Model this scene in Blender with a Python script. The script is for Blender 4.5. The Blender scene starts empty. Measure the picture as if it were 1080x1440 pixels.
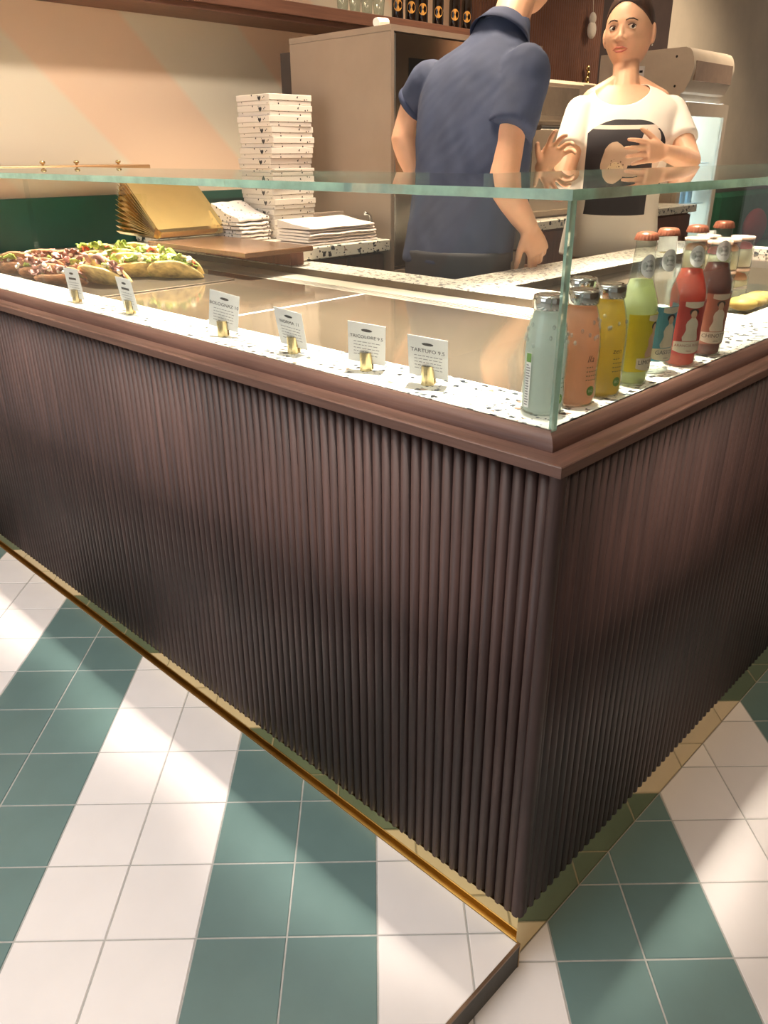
import bpy, bmesh, math, random
from mathutils import Vector, Matrix
random.seed(7)
R2 = math.sqrt(.5)

# ------------------------------------------------------------------ camera, world, lights
scene = bpy.context.scene
col = scene.collection
F_PX, PITCH, ROLL, YAW = 1106.605, math.radians(24.5536), math.radians(-.33284), math.radians(-.77152)
CAM = Vector((-.788, -.473, 1.235))
_A, _B, _Z = Vector((R2, -R2, 0)), Vector((R2, R2, 0)), Vector((0, 0, 1))
C_RIGHT = _A*math.cos(YAW) + _B*math.sin(YAW)
_fw = -_A*math.sin(YAW) + _B*math.cos(YAW)
C_FWD = _fw*math.cos(PITCH) - _Z*math.sin(PITCH)
C_DOWN = -(_Z*math.cos(PITCH) + _fw*math.sin(PITCH))
def ray(u, v):
    du, dv = u-540, v-720
    cr, sr = math.cos(ROLL), math.sin(ROLL)
    return C_RIGHT*((du*cr+dv*sr)/F_PX) + C_DOWN*((-du*sr+dv*cr)/F_PX) + C_FWD
def onz(u, v, z): r = ray(u, v); return CAM + r*((z-CAM.z)/r.z)
def ony(u, v, y): r = ray(u, v); return CAM + r*((y-CAM.y)/r.y)
def onx(u, v, x): r = ray(u, v); return CAM + r*((x-CAM.x)/r.x)
def dep(u, v, d): return CAM + ray(u, v)*d
def proj(P):
    d = Vector(P)-CAM; z = d.dot(C_FWD)
    if z < .05: return None
    x = F_PX*d.dot(C_RIGHT)/z; y = F_PX*d.dot(C_DOWN)/z
    cr, sr = math.cos(ROLL), math.sin(ROLL)
    return 540+x*cr-y*sr, 720+x*sr+y*cr

cam = bpy.data.cameras.new('camera'); cam_o = bpy.data.objects.new('camera', cam); col.objects.link(cam_o)
cr, sr = math.cos(ROLL), math.sin(ROLL)
cx = C_RIGHT*cr - C_DOWN*sr; cd = C_RIGHT*sr + C_DOWN*cr
M = Matrix((cx, -cd, -C_FWD)).transposed().to_4x4(); M.translation = CAM
cam_o.matrix_world = M
cam.sensor_fit = 'VERTICAL'; cam.sensor_height = 36; cam.sensor_width = 27
cam.lens = F_PX*36/1440; cam.clip_start = .02; cam.clip_end = 60
scene.camera = cam_o
vs = scene.view_settings
vs.view_transform = 'Standard'; vs.look = 'None'; vs.gamma = 1; vs.exposure = 0.1; vs.use_curve_mapping = False

w = bpy.data.worlds.new('room_air'); scene.world = w; w.use_nodes = True
w.node_tree.nodes['Background'].inputs[0].default_value = (1, .91, .82, 1)
w.node_tree.nodes['Background'].inputs[1].default_value = .26

def area(name, loc, target, sx, sy, power, colr, spread=180):
    l = bpy.data.lights.new(name, 'AREA'); l.shape = 'RECTANGLE'; l.size = sx; l.size_y = sy
    l.energy = power; l.color = colr; l.spread = math.radians(spread)
    o = bpy.data.objects.new(name, l); col.objects.link(o); o.location = loc
    d = Vector(target)-Vector(loc); o.rotation_euler = d.to_track_quat('-Z', 'Y').to_euler()
    return o
WARM = (1, .80, .58); SOFT = (1, .89, .76); DAY = (.86, .92, 1)
# daylight of the shop front and the ceiling lamps; all of them lie outside the picture, the lamps at the ceiling
area('shopfront_window_offscreen', (-4.1, 1.2, 1.8), (0, .9, .5), 2.6, 2.2, 46, DAY)
area('ceiling_panel_entrance_offscreen', (-1.2, 1.0, 3.05), (-1.2, 1.0, 0), 2.0, 2.2, 31, (1, .975, .94), 100)
for i, (x, y) in enumerate(((.38, .38), (.38, .95), (.38, 1.55), (.40, 2.1), (.95, .42), (1.55, .44), (2.15, .44))):
    area('ceiling_spot_counter_%d_offscreen' % (i+1), (x, y, 3.05), (x, y, .9), .14, .14, 12.5, (1, .91, .79), 25)
area('ceiling_lamp_aisle_offscreen', (1.15, -.85, 3.05), (1.15, -.85, 0), .5, .5, 7.5, WARM, 90)
area('ceiling_lamp_service_1_offscreen', (1.5, 1.5, 3.05), (1.5, 1.6, .9), .5, .5, 22, WARM, 75)
area('ceiling_lamp_service_2_offscreen', (2.5, 1.75, 3.05), (2.5, 1.85, .9), .5, .5, 22, WARM, 75)
area('ceiling_track_wall_offscreen', (.5, .95, 3.05), (.55, 2.66, 1.35), 1.8, .25, 12.5, (1, .90, .77), 80)
area('ceiling_lamp_far_offscreen', (5.2, 1.5, 3.05), (5.3, 1.9, .9), .6, .6, 32, WARM, 110)

# ------------------------------------------------------------------ materials
def lin(c):
    def f(x):
        x /= 255.0
        return x/12.92 if x <= .04045 else ((x+.055)/1.055)**2.4
    return tuple(f(x) for x in c) + (1,)
MATS = {}
def nodes_of(name):
    m = bpy.data.materials.new(name); m.use_nodes = True
    nt = m.node_tree; b = nt.nodes['Principled BSDF']
    return m, nt, b
def N(nt, t, **kw):
    n = nt.nodes.new(t)
    for k, v in kw.items():
        if k in n.inputs: n.inputs[k].default_value = v
        else: setattr(n, k, v)
    return n
def ramp(nt, stops, interp='LINEAR'):
    r = nt.nodes.new('ShaderNodeValToRGB'); r.color_ramp.interpolation = interp
    e = r.color_ramp.elements
    while len(e) < len(stops): e.new(.5)
    for k, (p, c) in zip(e, stops): k.position = p; k.color = c
    return r
def mat(name, rgb, rough=.5, metal=0, var=.06, scale=12, stretch=(1, 1, 1), bump=0, emit=0, spec=.5, trans=0, coat=0, objrand=0):
    """plain procedural material: colour with a little noise, optional bump and per-object variation"""
    if name in MATS: return MATS[name]
    m, nt, b = nodes_of(name); L = nt.links
    c = lin(rgb)
    tc = N(nt, 'ShaderNodeTexCoord'); mp = N(nt, 'ShaderNodeMapping'); mp.inputs['Scale'].default_value = stretch
    L.new(tc.outputs['Object'], mp.inputs['Vector'])
    nz = N(nt, 'ShaderNodeTexNoise', Scale=scale, Detail=5.0, Roughness=.6); L.new(mp.outputs[0], nz.inputs['Vector'])
    lo = tuple(max(0, x*(1-var*2.2)) for x in c[:3])+(1,); hi = tuple(min(1, x*(1+var*2.2)) for x in c[:3])+(1,)
    r = ramp(nt, [(.3, lo), (.7, hi)]); L.new(nz.outputs[0], r.inputs[0])
    out = r.outputs[0]
    if objrand:
        oi = N(nt, 'ShaderNodeObjectInfo'); mr = N(nt, 'ShaderNodeMapRange')
        mr.inputs['To Min'].default_value = 1-objrand; mr.inputs['To Max'].default_value = 1+objrand
        L.new(oi.outputs['Random'], mr.inputs['Value'])
        mx = N(nt, 'ShaderNodeVectorMath', operation='SCALE'); L.new(out, mx.inputs[0]); L.new(mr.outputs[0], mx.inputs['Scale']); out = mx.outputs[0]
    L.new(out, b.inputs['Base Color'])
    b.inputs['Roughness'].default_value = rough; b.inputs['Metallic'].default_value = metal
    b.inputs['Specular IOR Level'].default_value = spec
    if trans: b.inputs['Transmission Weight'].default_value = trans
    if coat: b.inputs['Coat Weight'].default_value = coat; b.inputs['Coat Roughness'].default_value = .08
    if emit: b.inputs['Emission Color'].default_value = c; b.inputs['Emission Strength'].default_value = emit
    if bump:
        bp = N(nt, 'ShaderNodeBump', Strength=bump, Distance=.002); L.new(nz.outputs[0], bp.inputs['Height']); L.new(bp.outputs[0], b.inputs['Normal'])
    MATS[name] = m; return m
def glass(name, tint=(1, 1, 1), ior=1.5, rough=0.0, body=0.0, bodycol=(200, 220, 210)):
    """thin clear glass: fresnel reflection over see-through"""
    if name in MATS: return MATS[name]
    m = bpy.data.materials.new(name); m.use_nodes = True; nt = m.node_tree; nt.nodes.clear(); L = nt.links
    out = N(nt, 'ShaderNodeOutputMaterial'); tr = N(nt, 'ShaderNodeBsdfTransparent'); tr.inputs[0].default_value = (*tint, 1)
    gl = N(nt, 'ShaderNodeBsdfGlossy', Roughness=rough); lw = N(nt, 'ShaderNodeLayerWeight', Blend=.5); pw = N(nt, 'ShaderNodeMath', operation='POWER'); pw.inputs[1].default_value = 5
    f0 = ((ior-1)/(ior+1))**2; fr = N(nt, 'ShaderNodeMath', operation='MULTIPLY_ADD'); fr.inputs[1].default_value = 1-f0; fr.inputs[2].default_value = f0
    L.new(lw.outputs['Facing'], pw.inputs[0]); L.new(pw.outputs[0], fr.inputs[0]); mx = N(nt, 'ShaderNodeMixShader')
    base = tr.outputs[0]
    if body:
        df = N(nt, 'ShaderNodeBsdfDiffuse'); df.inputs[0].default_value = lin(bodycol)
        m2 = N(nt, 'ShaderNodeMixShader'); m2.inputs[0].default_value = body; L.new(base, m2.inputs[1]); L.new(df.outputs[0], m2.inputs[2]); base = m2.outputs[0]
    L.new(fr.outputs[0], mx.inputs[0]); L.new(base, mx.inputs[1]); L.new(gl.outputs[0], mx.inputs[2]); L.new(mx.outputs[0], out.inputs[0])
    MATS[name] = m; return m
def wood(name, dark, light, axis, rough=.45, objrand=.0, scale=1.0):
    m, nt, b = nodes_of(name); L = nt.links
    tc = N(nt, 'ShaderNodeTexCoord'); oi = N(nt, 'ShaderNodeObjectInfo')
    mp = N(nt, 'ShaderNodeMapping'); s = [60*scale]*3; s[axis] = 2.5*scale; mp.inputs['Scale'].default_value = s
    ad = N(nt, 'ShaderNodeVectorMath', operation='ADD')
    sc = N(nt, 'ShaderNodeVectorMath', operation='SCALE'); sc.inputs['Scale'].default_value = 37
    L.new(oi.outputs['Location'], sc.inputs[0]); L.new(tc.outputs['Object'], mp.inputs['Vector'])
    L.new(mp.outputs[0], ad.inputs[0]); L.new(sc.outputs[0], ad.inputs[1])
    nz = N(nt, 'ShaderNodeTexNoise', Scale=1.6, Detail=7.0, Roughness=.65); L.new(ad.outputs[0], nz.inputs['Vector'])
    r = ramp(nt, [(.28, lin(dark)), (.72, lin(light))]); L.new(nz.outputs[0], r.inputs[0]); out = r.outputs[0]
    if objrand:
        mr = N(nt, 'ShaderNodeMapRange'); mr.inputs['To Min'].default_value = 1-objrand; mr.inputs['To Max'].default_value = 1+objrand
        L.new(oi.outputs['Random'], mr.inputs['Value'])
        mx = N(nt, 'ShaderNodeVectorMath', operation='SCALE'); L.new(out, mx.inputs[0]); L.new(mr.outputs[0], mx.inputs['Scale']); out = mx.outputs[0]
    L.new(out, b.inputs['Base Color']); b.inputs['Roughness'].default_value = rough
    bp = N(nt, 'ShaderNodeBump', Strength=.25, Distance=.001); L.new(nz.outputs[0], bp.inputs['Height']); L.new(bp.outputs[0], b.inputs['Normal'])
    MATS[name] = m; return m
def terrazzo(name, scale, base=(243, 238, 226), dens=.62):
    m, nt, b = nodes_of(name); L = nt.links
    tc = N(nt, 'ShaderNodeTexCoord'); nz = N(nt, 'ShaderNodeTexNoise', Scale=scale*1.3, Detail=2.0)
    L.new(tc.outputs['Object'], nz.inputs['Vector'])
    ad = N(nt, 'ShaderNodeVectorMath', operation='MULTIPLY_ADD'); ad.inputs[1].default_value = (.012, .012, .012)
    L.new(nz.outputs['Color'], ad.inputs[0]); L.new(tc.outputs['Object'], ad.inputs[2])
    prev = None
    for i, (s, thr, rad) in enumerate(((scale, dens, .30), (scale*1.9, dens+.1, .26))):
        vo = N(nt, 'ShaderNodeTexVoronoi', Scale=s); vo.distance = 'CHEBYCHEV' if i == 0 else 'EUCLIDEAN'
        L.new(ad.outputs[0], vo.inputs['Vector'])
        se = N(nt, 'ShaderNodeSeparateColor'); L.new(vo.outputs['Color'], se.inputs[0])
        lt = N(nt, 'ShaderNodeMath', operation='LESS_THAN'); lt.inputs[1].default_value = rad; L.new(vo.outputs['Distance'], lt.inputs[0])
        gt = N(nt, 'ShaderNodeMath', operation='GREATER_THAN'); gt.inputs[1].default_value = 1-thr; L.new(se.outputs[0], gt.inputs[0])
        mu = N(nt, 'ShaderNodeMath', operation='MULTIPLY'); L.new(lt.outputs[0], mu.inputs[0]); L.new(gt.outputs[0], mu.inputs[1])
        cr_ = ramp(nt, [(0, lin((32, 34, 38))), (.45, lin((70, 74, 80))), (.7, lin((150, 120, 100))), (.85, lin((110, 120, 125)))], 'CONSTANT')
        L.new(se.outputs[1], cr_.inputs[0])
        mx = N(nt, 'ShaderNodeMix', data_type='RGBA'); L.new(mu.outputs[0], mx.inputs[0])
        if prev is None: mx.inputs[6].default_value = lin(base)
        else: L.new(prev, mx.inputs[6])
        L.new(cr_.outputs[0], mx.inputs[7]); prev = mx.outputs[2]
    L.new(prev, b.inputs['Base Color']); b.inputs['Roughness'].default_value = .3
    MATS[name] = m; return m

WALNUT_Z = wood('walnut_flute', (42, 27, 25), (73, 50, 45), 2, .5, .14)
WALNUT_Y = wood('walnut_rail_y', (86, 58, 49), (122, 88, 76), 1, .42)
WALNUT_X = wood('walnut_rail_x', (86, 58, 49), (122, 88, 76), 0, .42)
BOARD = wood('board_wood', (84, 58, 40), (122, 88, 62), 0, .25)
CAB_WOOD = wood('cabinet_wood', (92, 52, 38), (130, 78, 56), 2, .5)
SHELF_WOOD = wood('shelf_wood', (84, 54, 42), (112, 76, 60), 0, .5)
BACKING = mat('dark_backing', (30, 20, 18), .7)
BRASS = mat('mirror_brass', (216, 198, 148), .07, 1, .02)
BRASS2 = mat('satin_brass', (218, 198, 150), .24, 1, .03)
GOLD = mat('gold_card', (232, 206, 140), .2, 1, .03, objrand=.08)
STEEL = mat('brushed_steel', (176, 168, 156), .2, 1, .03, 30, (1, 20, 1))
PLATE = mat('polished_hot_plate', (160, 140, 118), .085, .8, .015)
VENT = mat('pale_steel', (222, 212, 196), .4, .25, .02)
CHROME = mat('chrome', (220, 220, 218), .08, 1, .01)
WHITE_TILE = mat('white_tile', (224, 216, 212), .32, 0, .02, 4, objrand=.035)
GREEN_TILE = mat('green_tile', (98, 121, 118), .28, 0, .04, 4, objrand=.06)
GROUT = mat('grout', (168, 164, 158), .9, 0, .05, 60)
SLATE = mat('slate_riser', (74, 70, 62), .6, 0, .1, 30)
TERR = terrazzo('terrazzo_fine', 62)
TERR_B = terrazzo('terrazzo_bold', 42, (236, 228, 212), .5)
CASE_GLASS = glass('case_glass', (.965, .985, .975), 1.5)
EDGE_GLASS = mat('glass_edge_green', (176, 212, 194), .06, 0, .14, 14, spec=.9, trans=.45)
CLEAR = glass('bottle_glass', (.86, .89, .86), 1.5, 0, .05, (214, 220, 212))
PAPER = mat('white_paper', (246, 242, 238), .8, 0, .02)
INK = mat('printed_ink', (52, 50, 52), .8)
GREYINK = mat('faded_ink', (150, 146, 146), .8)

# ------------------------------------------------------------------ mesh helpers
class MB:
    def __init__(s): s.v = []; s.f = []; s.m = []
    def add(s, vs_, fs, mi=0):
        n = len(s.v); s.v += [tuple(v) for v in vs_]; s.f += [tuple(i+n for i in f) for f in fs]; s.m += [mi]*len(fs); return s
    def box(s, x0, x1, y0, y1, z0, z1, mi=0):
        return s.add([(x0, y0, z0), (x1, y0, z0), (x1, y1, z0), (x0, y1, z0), (x0, y0, z1), (x1, y0, z1), (x1, y1, z1), (x0, y1, z1)],
                     [(3, 2, 1, 0), (4, 5, 6, 7), (0, 1, 5, 4), (1, 2, 6, 5), (2, 3, 7, 6), (3, 0, 4, 7)], mi)
    def bbox(s, x0, x1, y0, y1, z0, z1, b=.003, mi=0):
        """box with chamfered vertical and top edges"""
        def ring(d, z): return [(x0+d+b, y0+d, z), (x1-d-b, y0+d, z), (x1-d, y0+d+b, z), (x1-d, y1-d-b, z), (x1-d-b, y1-d, z), (x0+d+b, y1-d, z), (x0+d, y1-d-b, z), (x0+d, y0+d+b, z)]
        vs_ = ring(b, z0)+ring(0, z0+b)+ring(0, z1-b)+ring(b, z1)
        fs = [tuple(range(7, -1, -1)), tuple(range(24, 32))]
        for k in range(3):
            for i in range(8): j = (i+1) % 8; fs.append((k*8+i, k*8+j, k*8+8+j, k*8+8+i))
        return s.add(vs_, fs, mi)
    def loft(s, rings, cap=True, mi=0, closed=True):
        n = len(rings[0]); vs_ = [p for r in rings for p in r]; fs = []
        for k in range(len(rings)-1):
            for i in range(n if closed else n-1):
                j = (i+1) % n; fs.append((k*n+i, k*n+j, k*n+n+j, k*n+n+i))
        if cap:
            fs.append(tuple(range(n-1, -1, -1))); fs.append(tuple((len(rings)-1)*n+i for i in range(n)))
        return s.add(vs_, fs, mi)
    def lathe(s, prof, c=(0, 0, 0), n=24, mi=0, cap=True):
        return s.loft([[(c[0]+r*math.cos(2*math.pi*i/n), c[1]+r*math.sin(2*math.pi*i/n), c[2]+z) for i in range(n)] for r, z in prof], cap, mi)
    def tube(s, pts, r, n=8, mi=0, cap=True):
        pts = [Vector(p) for p in pts]; rr = r if isinstance(r, (list, tuple)) else [r]*len(pts); rings = []
        up = Vector((0, 0, 1)); prev = None
        for i, p in enumerate(pts):
            t = (pts[min(i+1, len(pts)-1)]-pts[max(i-1, 0)]).normalized()
            if prev is None:
                a = t.cross(up) if abs(t.z) < .95 else t.cross(Vector((1, 0, 0)))
            else: a = prev - t*prev.dot(t)
            a.normalize(); b = t.cross(a); prev = a
            rings.append([p+a*rr[i]*math.cos(2*math.pi*k/n)+b*rr[i]*math.sin(2*math.pi*k/n) for k in range(n)])
        return s.loft(rings, cap, mi)
    def ell(s, c, rx, ry, rz, rot=None, nu=16, nv=10, mi=0):
        c = Vector(c); vs_ = []; fs = []
        for j in range(nv+1):
            th = math.pi*j/nv
            for i in range(nu):
                ph = 2*math.pi*i/nu
                p = Vector((rx*math.sin(th)*math.cos(ph), ry*math.sin(th)*math.sin(ph), rz*math.cos(th)))
                vs_.append(c+(rot @ p if rot else p))
        for j in range(nv):
            for i in range(nu):
                k = (i+1) % nu; fs.append((j*nu+i, (j+1)*nu+i, (j+1)*nu+k, j*nu+k))
        return s.add(vs_, fs, mi)
    def mesh(s, name, mats, smooth=False):
        me = bpy.data.meshes.new(name); me.from_pydata(s.v, [], s.f); me.validate()
        for m in (mats if isinstance(mats, (list, tuple)) else [mats]): me.materials.append(m)
        if len(me.polygons) == len(s.m): me.polygons.foreach_set('material_index', s.m)
        if smooth: me.polygons.foreach_set('use_smooth', [True]*len(me.polygons))
        me.update(); return me
    def build(s, name, mats, parent=None, loc=None, smooth=False, rotz=0):
        return link(name, s.mesh(name, mats, smooth), parent, loc, rotz)
def link(name, data, parent=None, loc=None, rotz=0):
    o = bpy.data.objects.new(name, data); col.objects.link(o)
    if parent: o.parent = parent
    if loc is not None: o.location = loc
    if rotz: o.rotation_euler = (0, 0, rotz)
    return o
def autosmooth(o, ang=40):
    bm = bmesh.new(); bm.from_mesh(o.data); bmesh.ops.remove_doubles(bm, verts=bm.verts, dist=1e-6); bmesh.ops.recalc_face_normals(bm, faces=bm.faces)
    for e in bm.edges:
        e.smooth = not (len(e.link_faces) == 2 and e.calc_face_angle(0) > math.radians(ang))
    for f in bm.faces: f.smooth = True
    bm.to_mesh(o.data); bm.free(); return o
def tag(o, label=None, cat=None, group=None, kind=None):
    if label: o['label'] = label
    if cat: o['category'] = cat
    if group: o['group'] = group
    if kind: o['kind'] = kind
    return o
def thing(name, loc, label, cat, group=None, rotz=0):
    o = bpy.data.objects.new(name, None); col.objects.link(o); o.location = loc; o.rotation_euler = (0, 0, rotz)
    o.empty_display_size = .1
    return tag(o, label, cat, group)
def struct(o): o['kind'] = 'structure'; return o

# ---- lettering meshes and sculpted bodies are evaluated first, while the scene is still small
def text_data(s, size, shear=0):
    cu = bpy.data.curves.new('lettering', 'FONT'); cu.body = s; cu.size = size; cu.align_x = 'CENTER'; cu.align_y = 'CENTER'; cu.shear = shear; cu.resolution_u = 2
    o = bpy.data.objects.new('lettering', cu); col.objects.link(o); bpy.context.view_layer.update()
    me = bpy.data.meshes.new_from_object(o.evaluated_get(bpy.context.evaluated_depsgraph_get()))
    vs_ = [tuple(v.co) for v in me.vertices]; fs = [tuple(p.vertices) for p in me.polygons]
    bpy.data.objects.remove(o); bpy.data.curves.remove(cu); bpy.data.meshes.remove(me)
    return vs_, fs
def remesh(mb, voxel, smooth=4):
    me = mb.mesh('body', []); o = bpy.data.objects.new('body', me); col.objects.link(o)
    bm = bmesh.new(); bm.from_mesh(me); bmesh.ops.recalc_face_normals(bm, faces=bm.faces); bm.to_mesh(me); bm.free()
    r = o.modifiers.new('r', 'REMESH'); r.mode = 'VOXEL'; r.voxel_size = voxel; r.adaptivity = 0
    s = o.modifiers.new('s', 'SMOOTH'); s.factor = .5; s.iterations = smooth
    bpy.context.view_layer.update()
    out = bpy.data.meshes.new_from_object(o.evaluated_get(bpy.context.evaluated_depsgraph_get()))
    bpy.data.objects.remove(o); bpy.data.meshes.remove(me)
    out.polygons.foreach_set('use_smooth', [True]*len(out.polygons))
    return out

#PEOPLE_SCULPT#
# ---- sculpting helpers for the two people (bodies are unions of tapered volumes, fused into one skin)
H_F = Vector((C_FWD.x, C_FWD.y, 0)).normalized(); H_R = Vector((C_RIGHT.x, C_RIGHT.y, 0)).normalized()
def limb(mb, pts, n=14):
    """chain of (point, radius): smooth tapered tube with round ends"""
    P = [(Vector(p), r) for p, r in pts]; out = []; rad = []
    d0 = (P[0][0]-P[1][0]).normalized(); d1 = (P[-1][0]-P[-2][0]).normalized()
    for k in (.98, .75, .4): out.append(P[0][0]+d0*P[0][1]*k); rad.append(P[0][1]*math.sqrt(max(.02, 1-k*k)))
    for (a, ra), (b, rb) in zip(P, P[1:]):
        for k in range(6): t = k/6; out.append(a.lerp(b, t)); rad.append(ra+(rb-ra)*t)
    out.append(P[-1][0]); rad.append(P[-1][1])
    for k in (.4, .75, .98): out.append(P[-1][0]+d1*P[-1][1]*k); rad.append(P[-1][1]*math.sqrt(max(.02, 1-k*k)))
    mb.tube(out, rad, n)
def sleeve(mb, pts, n=20):
    """like limb, but the last end is cut off flat (a cuff)"""
    P = [(Vector(p), r) for p, r in pts]; d0 = (P[0][0]-P[1][0]).normalized(); out = []; rad = []
    for k in (.98, .75, .4): out.append(P[0][0]+d0*P[0][1]*k); rad.append(P[0][1]*math.sqrt(max(.02, 1-k*k)))
    for (a, ra), (b, rb) in zip(P, P[1:]):
        for k in range(6): t = k/6; out.append(a.lerp(b, t)); rad.append(ra+(rb-ra)*t)
    out.append(P[-1][0]); rad.append(P[-1][1]); mb.tube(out, rad, n)
def fold(me, f):
    """push every vertex along its normal by f(position)"""
    n = len(me.vertices); co = [0.0]*(3*n); no = [0.0]*(3*n); me.vertices.foreach_get('co', co); me.vertices.foreach_get('normal', no)
    for i in range(n):
        k = f(Vector(co[3*i:3*i+3])); co[3*i] += no[3*i]*k; co[3*i+1] += no[3*i+1]*k; co[3*i+2] += no[3*i+2]*k
    me.vertices.foreach_set('co', co); me.update()
def rings(mb, lst, s, n_, seg=36, power=2.4):
    """torso: list of (centre, half width, half depth), ellipse-like sections across s (side) and n_ (front)"""
    R = []
    for c, a, b in lst:
        r = []
        for i in range(seg):
            t = 2*math.pi*i/seg; ct, st = math.cos(t), math.sin(t)
            r.append(Vector(c)+s*(a*math.copysign(abs(ct)**(2/power), ct))+n_*(b*math.copysign(abs(st)**(2/power), st)))
        R.append(r)
    mb.loft(R)
def spline_rings(lst, k=5):
    """Catmull-Rom between the given torso sections"""
    out = []; n = len(lst)
    for i in range(n-1):
        q = [lst[max(i-1, 0)], lst[i], lst[i+1], lst[min(i+2, n-1)]]
        for j in range(k):
            t = j/k
            def cr_(a, b, c, d): return .5*((2*b)+(c-a)*t+(2*a-5*b+4*c-d)*t*t+(3*b-a-3*c+d)*t**3)
            out.append((Vector([cr_(*[Vector(x[0])[m] for x in q]) for m in range(3)]), cr_(*[x[1] for x in q]), cr_(*[x[2] for x in q])))
    out.append((Vector(lst[-1][0]), lst[-1][1], lst[-1][2])); return out
def hand(mb, wrist, d, nrm, thumb, s=1.0, curl=(.25, .3, .35, .45), spread=.12, tcurl=.25):
    """palm and five separate, unequal, bent fingers; d = pointing, nrm = out of the palm, thumb = side of the thumb"""
    wrist = Vector(wrist); d = Vector(d).normalized(); nrm = Vector(nrm); nrm = (nrm-d*nrm.dot(d)).normalized(); sd = d.cross(nrm)
    if sd.dot(Vector(thumb)) < 0: sd = -sd
    L = .088*s
    secs = [(wrist-d*.012*s, .026*s, .019*s), (wrist+d*.012*s, .030*s, .018*s), (wrist+d*.05*s, .039*s, .0165*s), (wrist+d*L*.98, .040*s, .012*s)]
    rings(mb, spline_rings(secs, 4), sd, nrm, 20, 2.6)
    for i, (off, ln) in enumerate(((.030, .072), (.0105, .080), (-.0105, .075), (-.030, .058))):
        base = wrist+d*(L-.014*s-(.006*s if i == 3 else 0))+sd*off*s
        a = spread*(1.3-i*.9); dirn = (d*math.cos(a)+sd*math.sin(a)).normalized()
        pts = [(base, .0092*s)]; p = base; bend_ = curl[i]; cur = 0
        for seg, fr in enumerate((.5, .29, .21)):
            cur += bend_*(1 if seg else .7); v = dirn*math.cos(cur)+nrm*math.sin(cur); p = p+v*(ln+.014)*fr*s; pts.append((p, (.0086, .0078, .0068)[seg]*s))
        limb(mb, pts, 10)
    base = wrist+d*.026*s+sd*.024*s
    td = (d*.62+sd*.72+nrm*.25).normalized(); p1 = base+td*.034*s; v2 = (td+d*.25*tcurl*4).normalized(); p2 = p1+v2*.03*s; p3 = p2+(v2+d*.2+nrm*tcurl).normalized()*.022*s
    limb(mb, [(base, .0145*s), (p1, .0112*s), (p2, .0098*s), (p3, .0078*s)], 10)
def head(mb, c, F, U, s=1.0, male=False):
    """skull with jaw, eye sockets, brow, nose, lips, chin and ears; returns the local-to-world map"""
    F = Vector(F).normalized(); U = Vector(U); U = (U-F*U.dot(F)).normalized(); X = F.cross(U)
    rot = Matrix((X, F, U)).transposed(); c = Vector(c)
    W = lambda x, y, z: c+rot @ Vector((x*s, y*s, z*s))
    nu, nv = 64, 48; vs_ = []; fs = []
    for j in range(nv+1):
        th = math.pi*j/nv
        for i in range(nu):
            ph = 2*math.pi*i/nu; dx, dy, dz = math.sin(th)*math.cos(ph), math.sin(th)*math.sin(ph), math.cos(th)
            x, y, z = dx*.0745, dy*.095, dz*.118
            if z < 0:
                t = -z/.118; x *= 1-.20*t**1.8; y *= (1-.06*t) if dy > 0 else (1-.5*t)
            if dy > 0:
                y += dy*(.007*math.exp(-(x/.026)**2-((z+.058)/.024)**2)+.010*math.exp(-(x/.022)**2-((z+.100)/.020)**2)+.0035*math.exp(-(x/.019)**2-((z+.0525)/.006)**2)+.0035*math.exp(-(x/.016)**2-((z+.064)/.007)**2))
                y += dy*.004*math.exp(-((abs(x)-.036)/.018)**2-((z+.022)/.02)**2)+dy*.004*math.exp(-((abs(x)-.026)/.02)**2-((z-.024)/.008)**2)
                x *= 1+.05*math.exp(-((z+.025)/.03)**2)
                for sx in (-1, 1): y -= .0085*math.exp(-((x-sx*.031)/.016)**2-((z-.004)/.0115)**2)*dy
                y -= .004*math.exp(-(z-.004)**2/.02**2)*(1 if abs(x) > .045 else 0)*dy
            vs_.append(W(x, y, z))
    for j in range(nv):
        for i in range(nu): k = (i+1) % nu; fs.append((j*nu+i, (j+1)*nu+i, (j+1)*nu+k, j*nu+k))
    mb.add(vs_, fs)
    E_ = lambda p, r, q=None: mb.ell(W(*p), r[0]*s, r[1]*s, r[2]*s, rot @ q if q else rot, 14, 10)
    limb(mb, [(W(0, .086, .018), .0068*s), (W(0, .096, -.010), .0078*s), (W(0, .1035, -.024), .0098*s)], 10)
    for sx in (-1, 1):
        E_((sx*.0105, .0945, -.028), (.0075, .009, .0068));
        E_((sx*.0765, -.008, -.008), (.0085, .019, .031), Matrix.Rotation(sx*-.35, 3, 'Z'))
    return W, rot
def finish(mesh, name, mats, parent, base):
    mesh.transform(Matrix.Translation(-Vector(base)))
    mesh.materials.clear()
    for m in (mats if isinstance(mats, list) else [mats]): mesh.materials.append(m)
    return link(name, mesh, parent)
def cut(mesh, test):
    bm = bmesh.new(); bm.from_mesh(mesh)
    bmesh.ops.delete(bm, geom=[f for f in bm.faces if test(f.calc_center_median())], context='FACES')
    bm.to_mesh(mesh); bm.free(); return mesh

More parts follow.
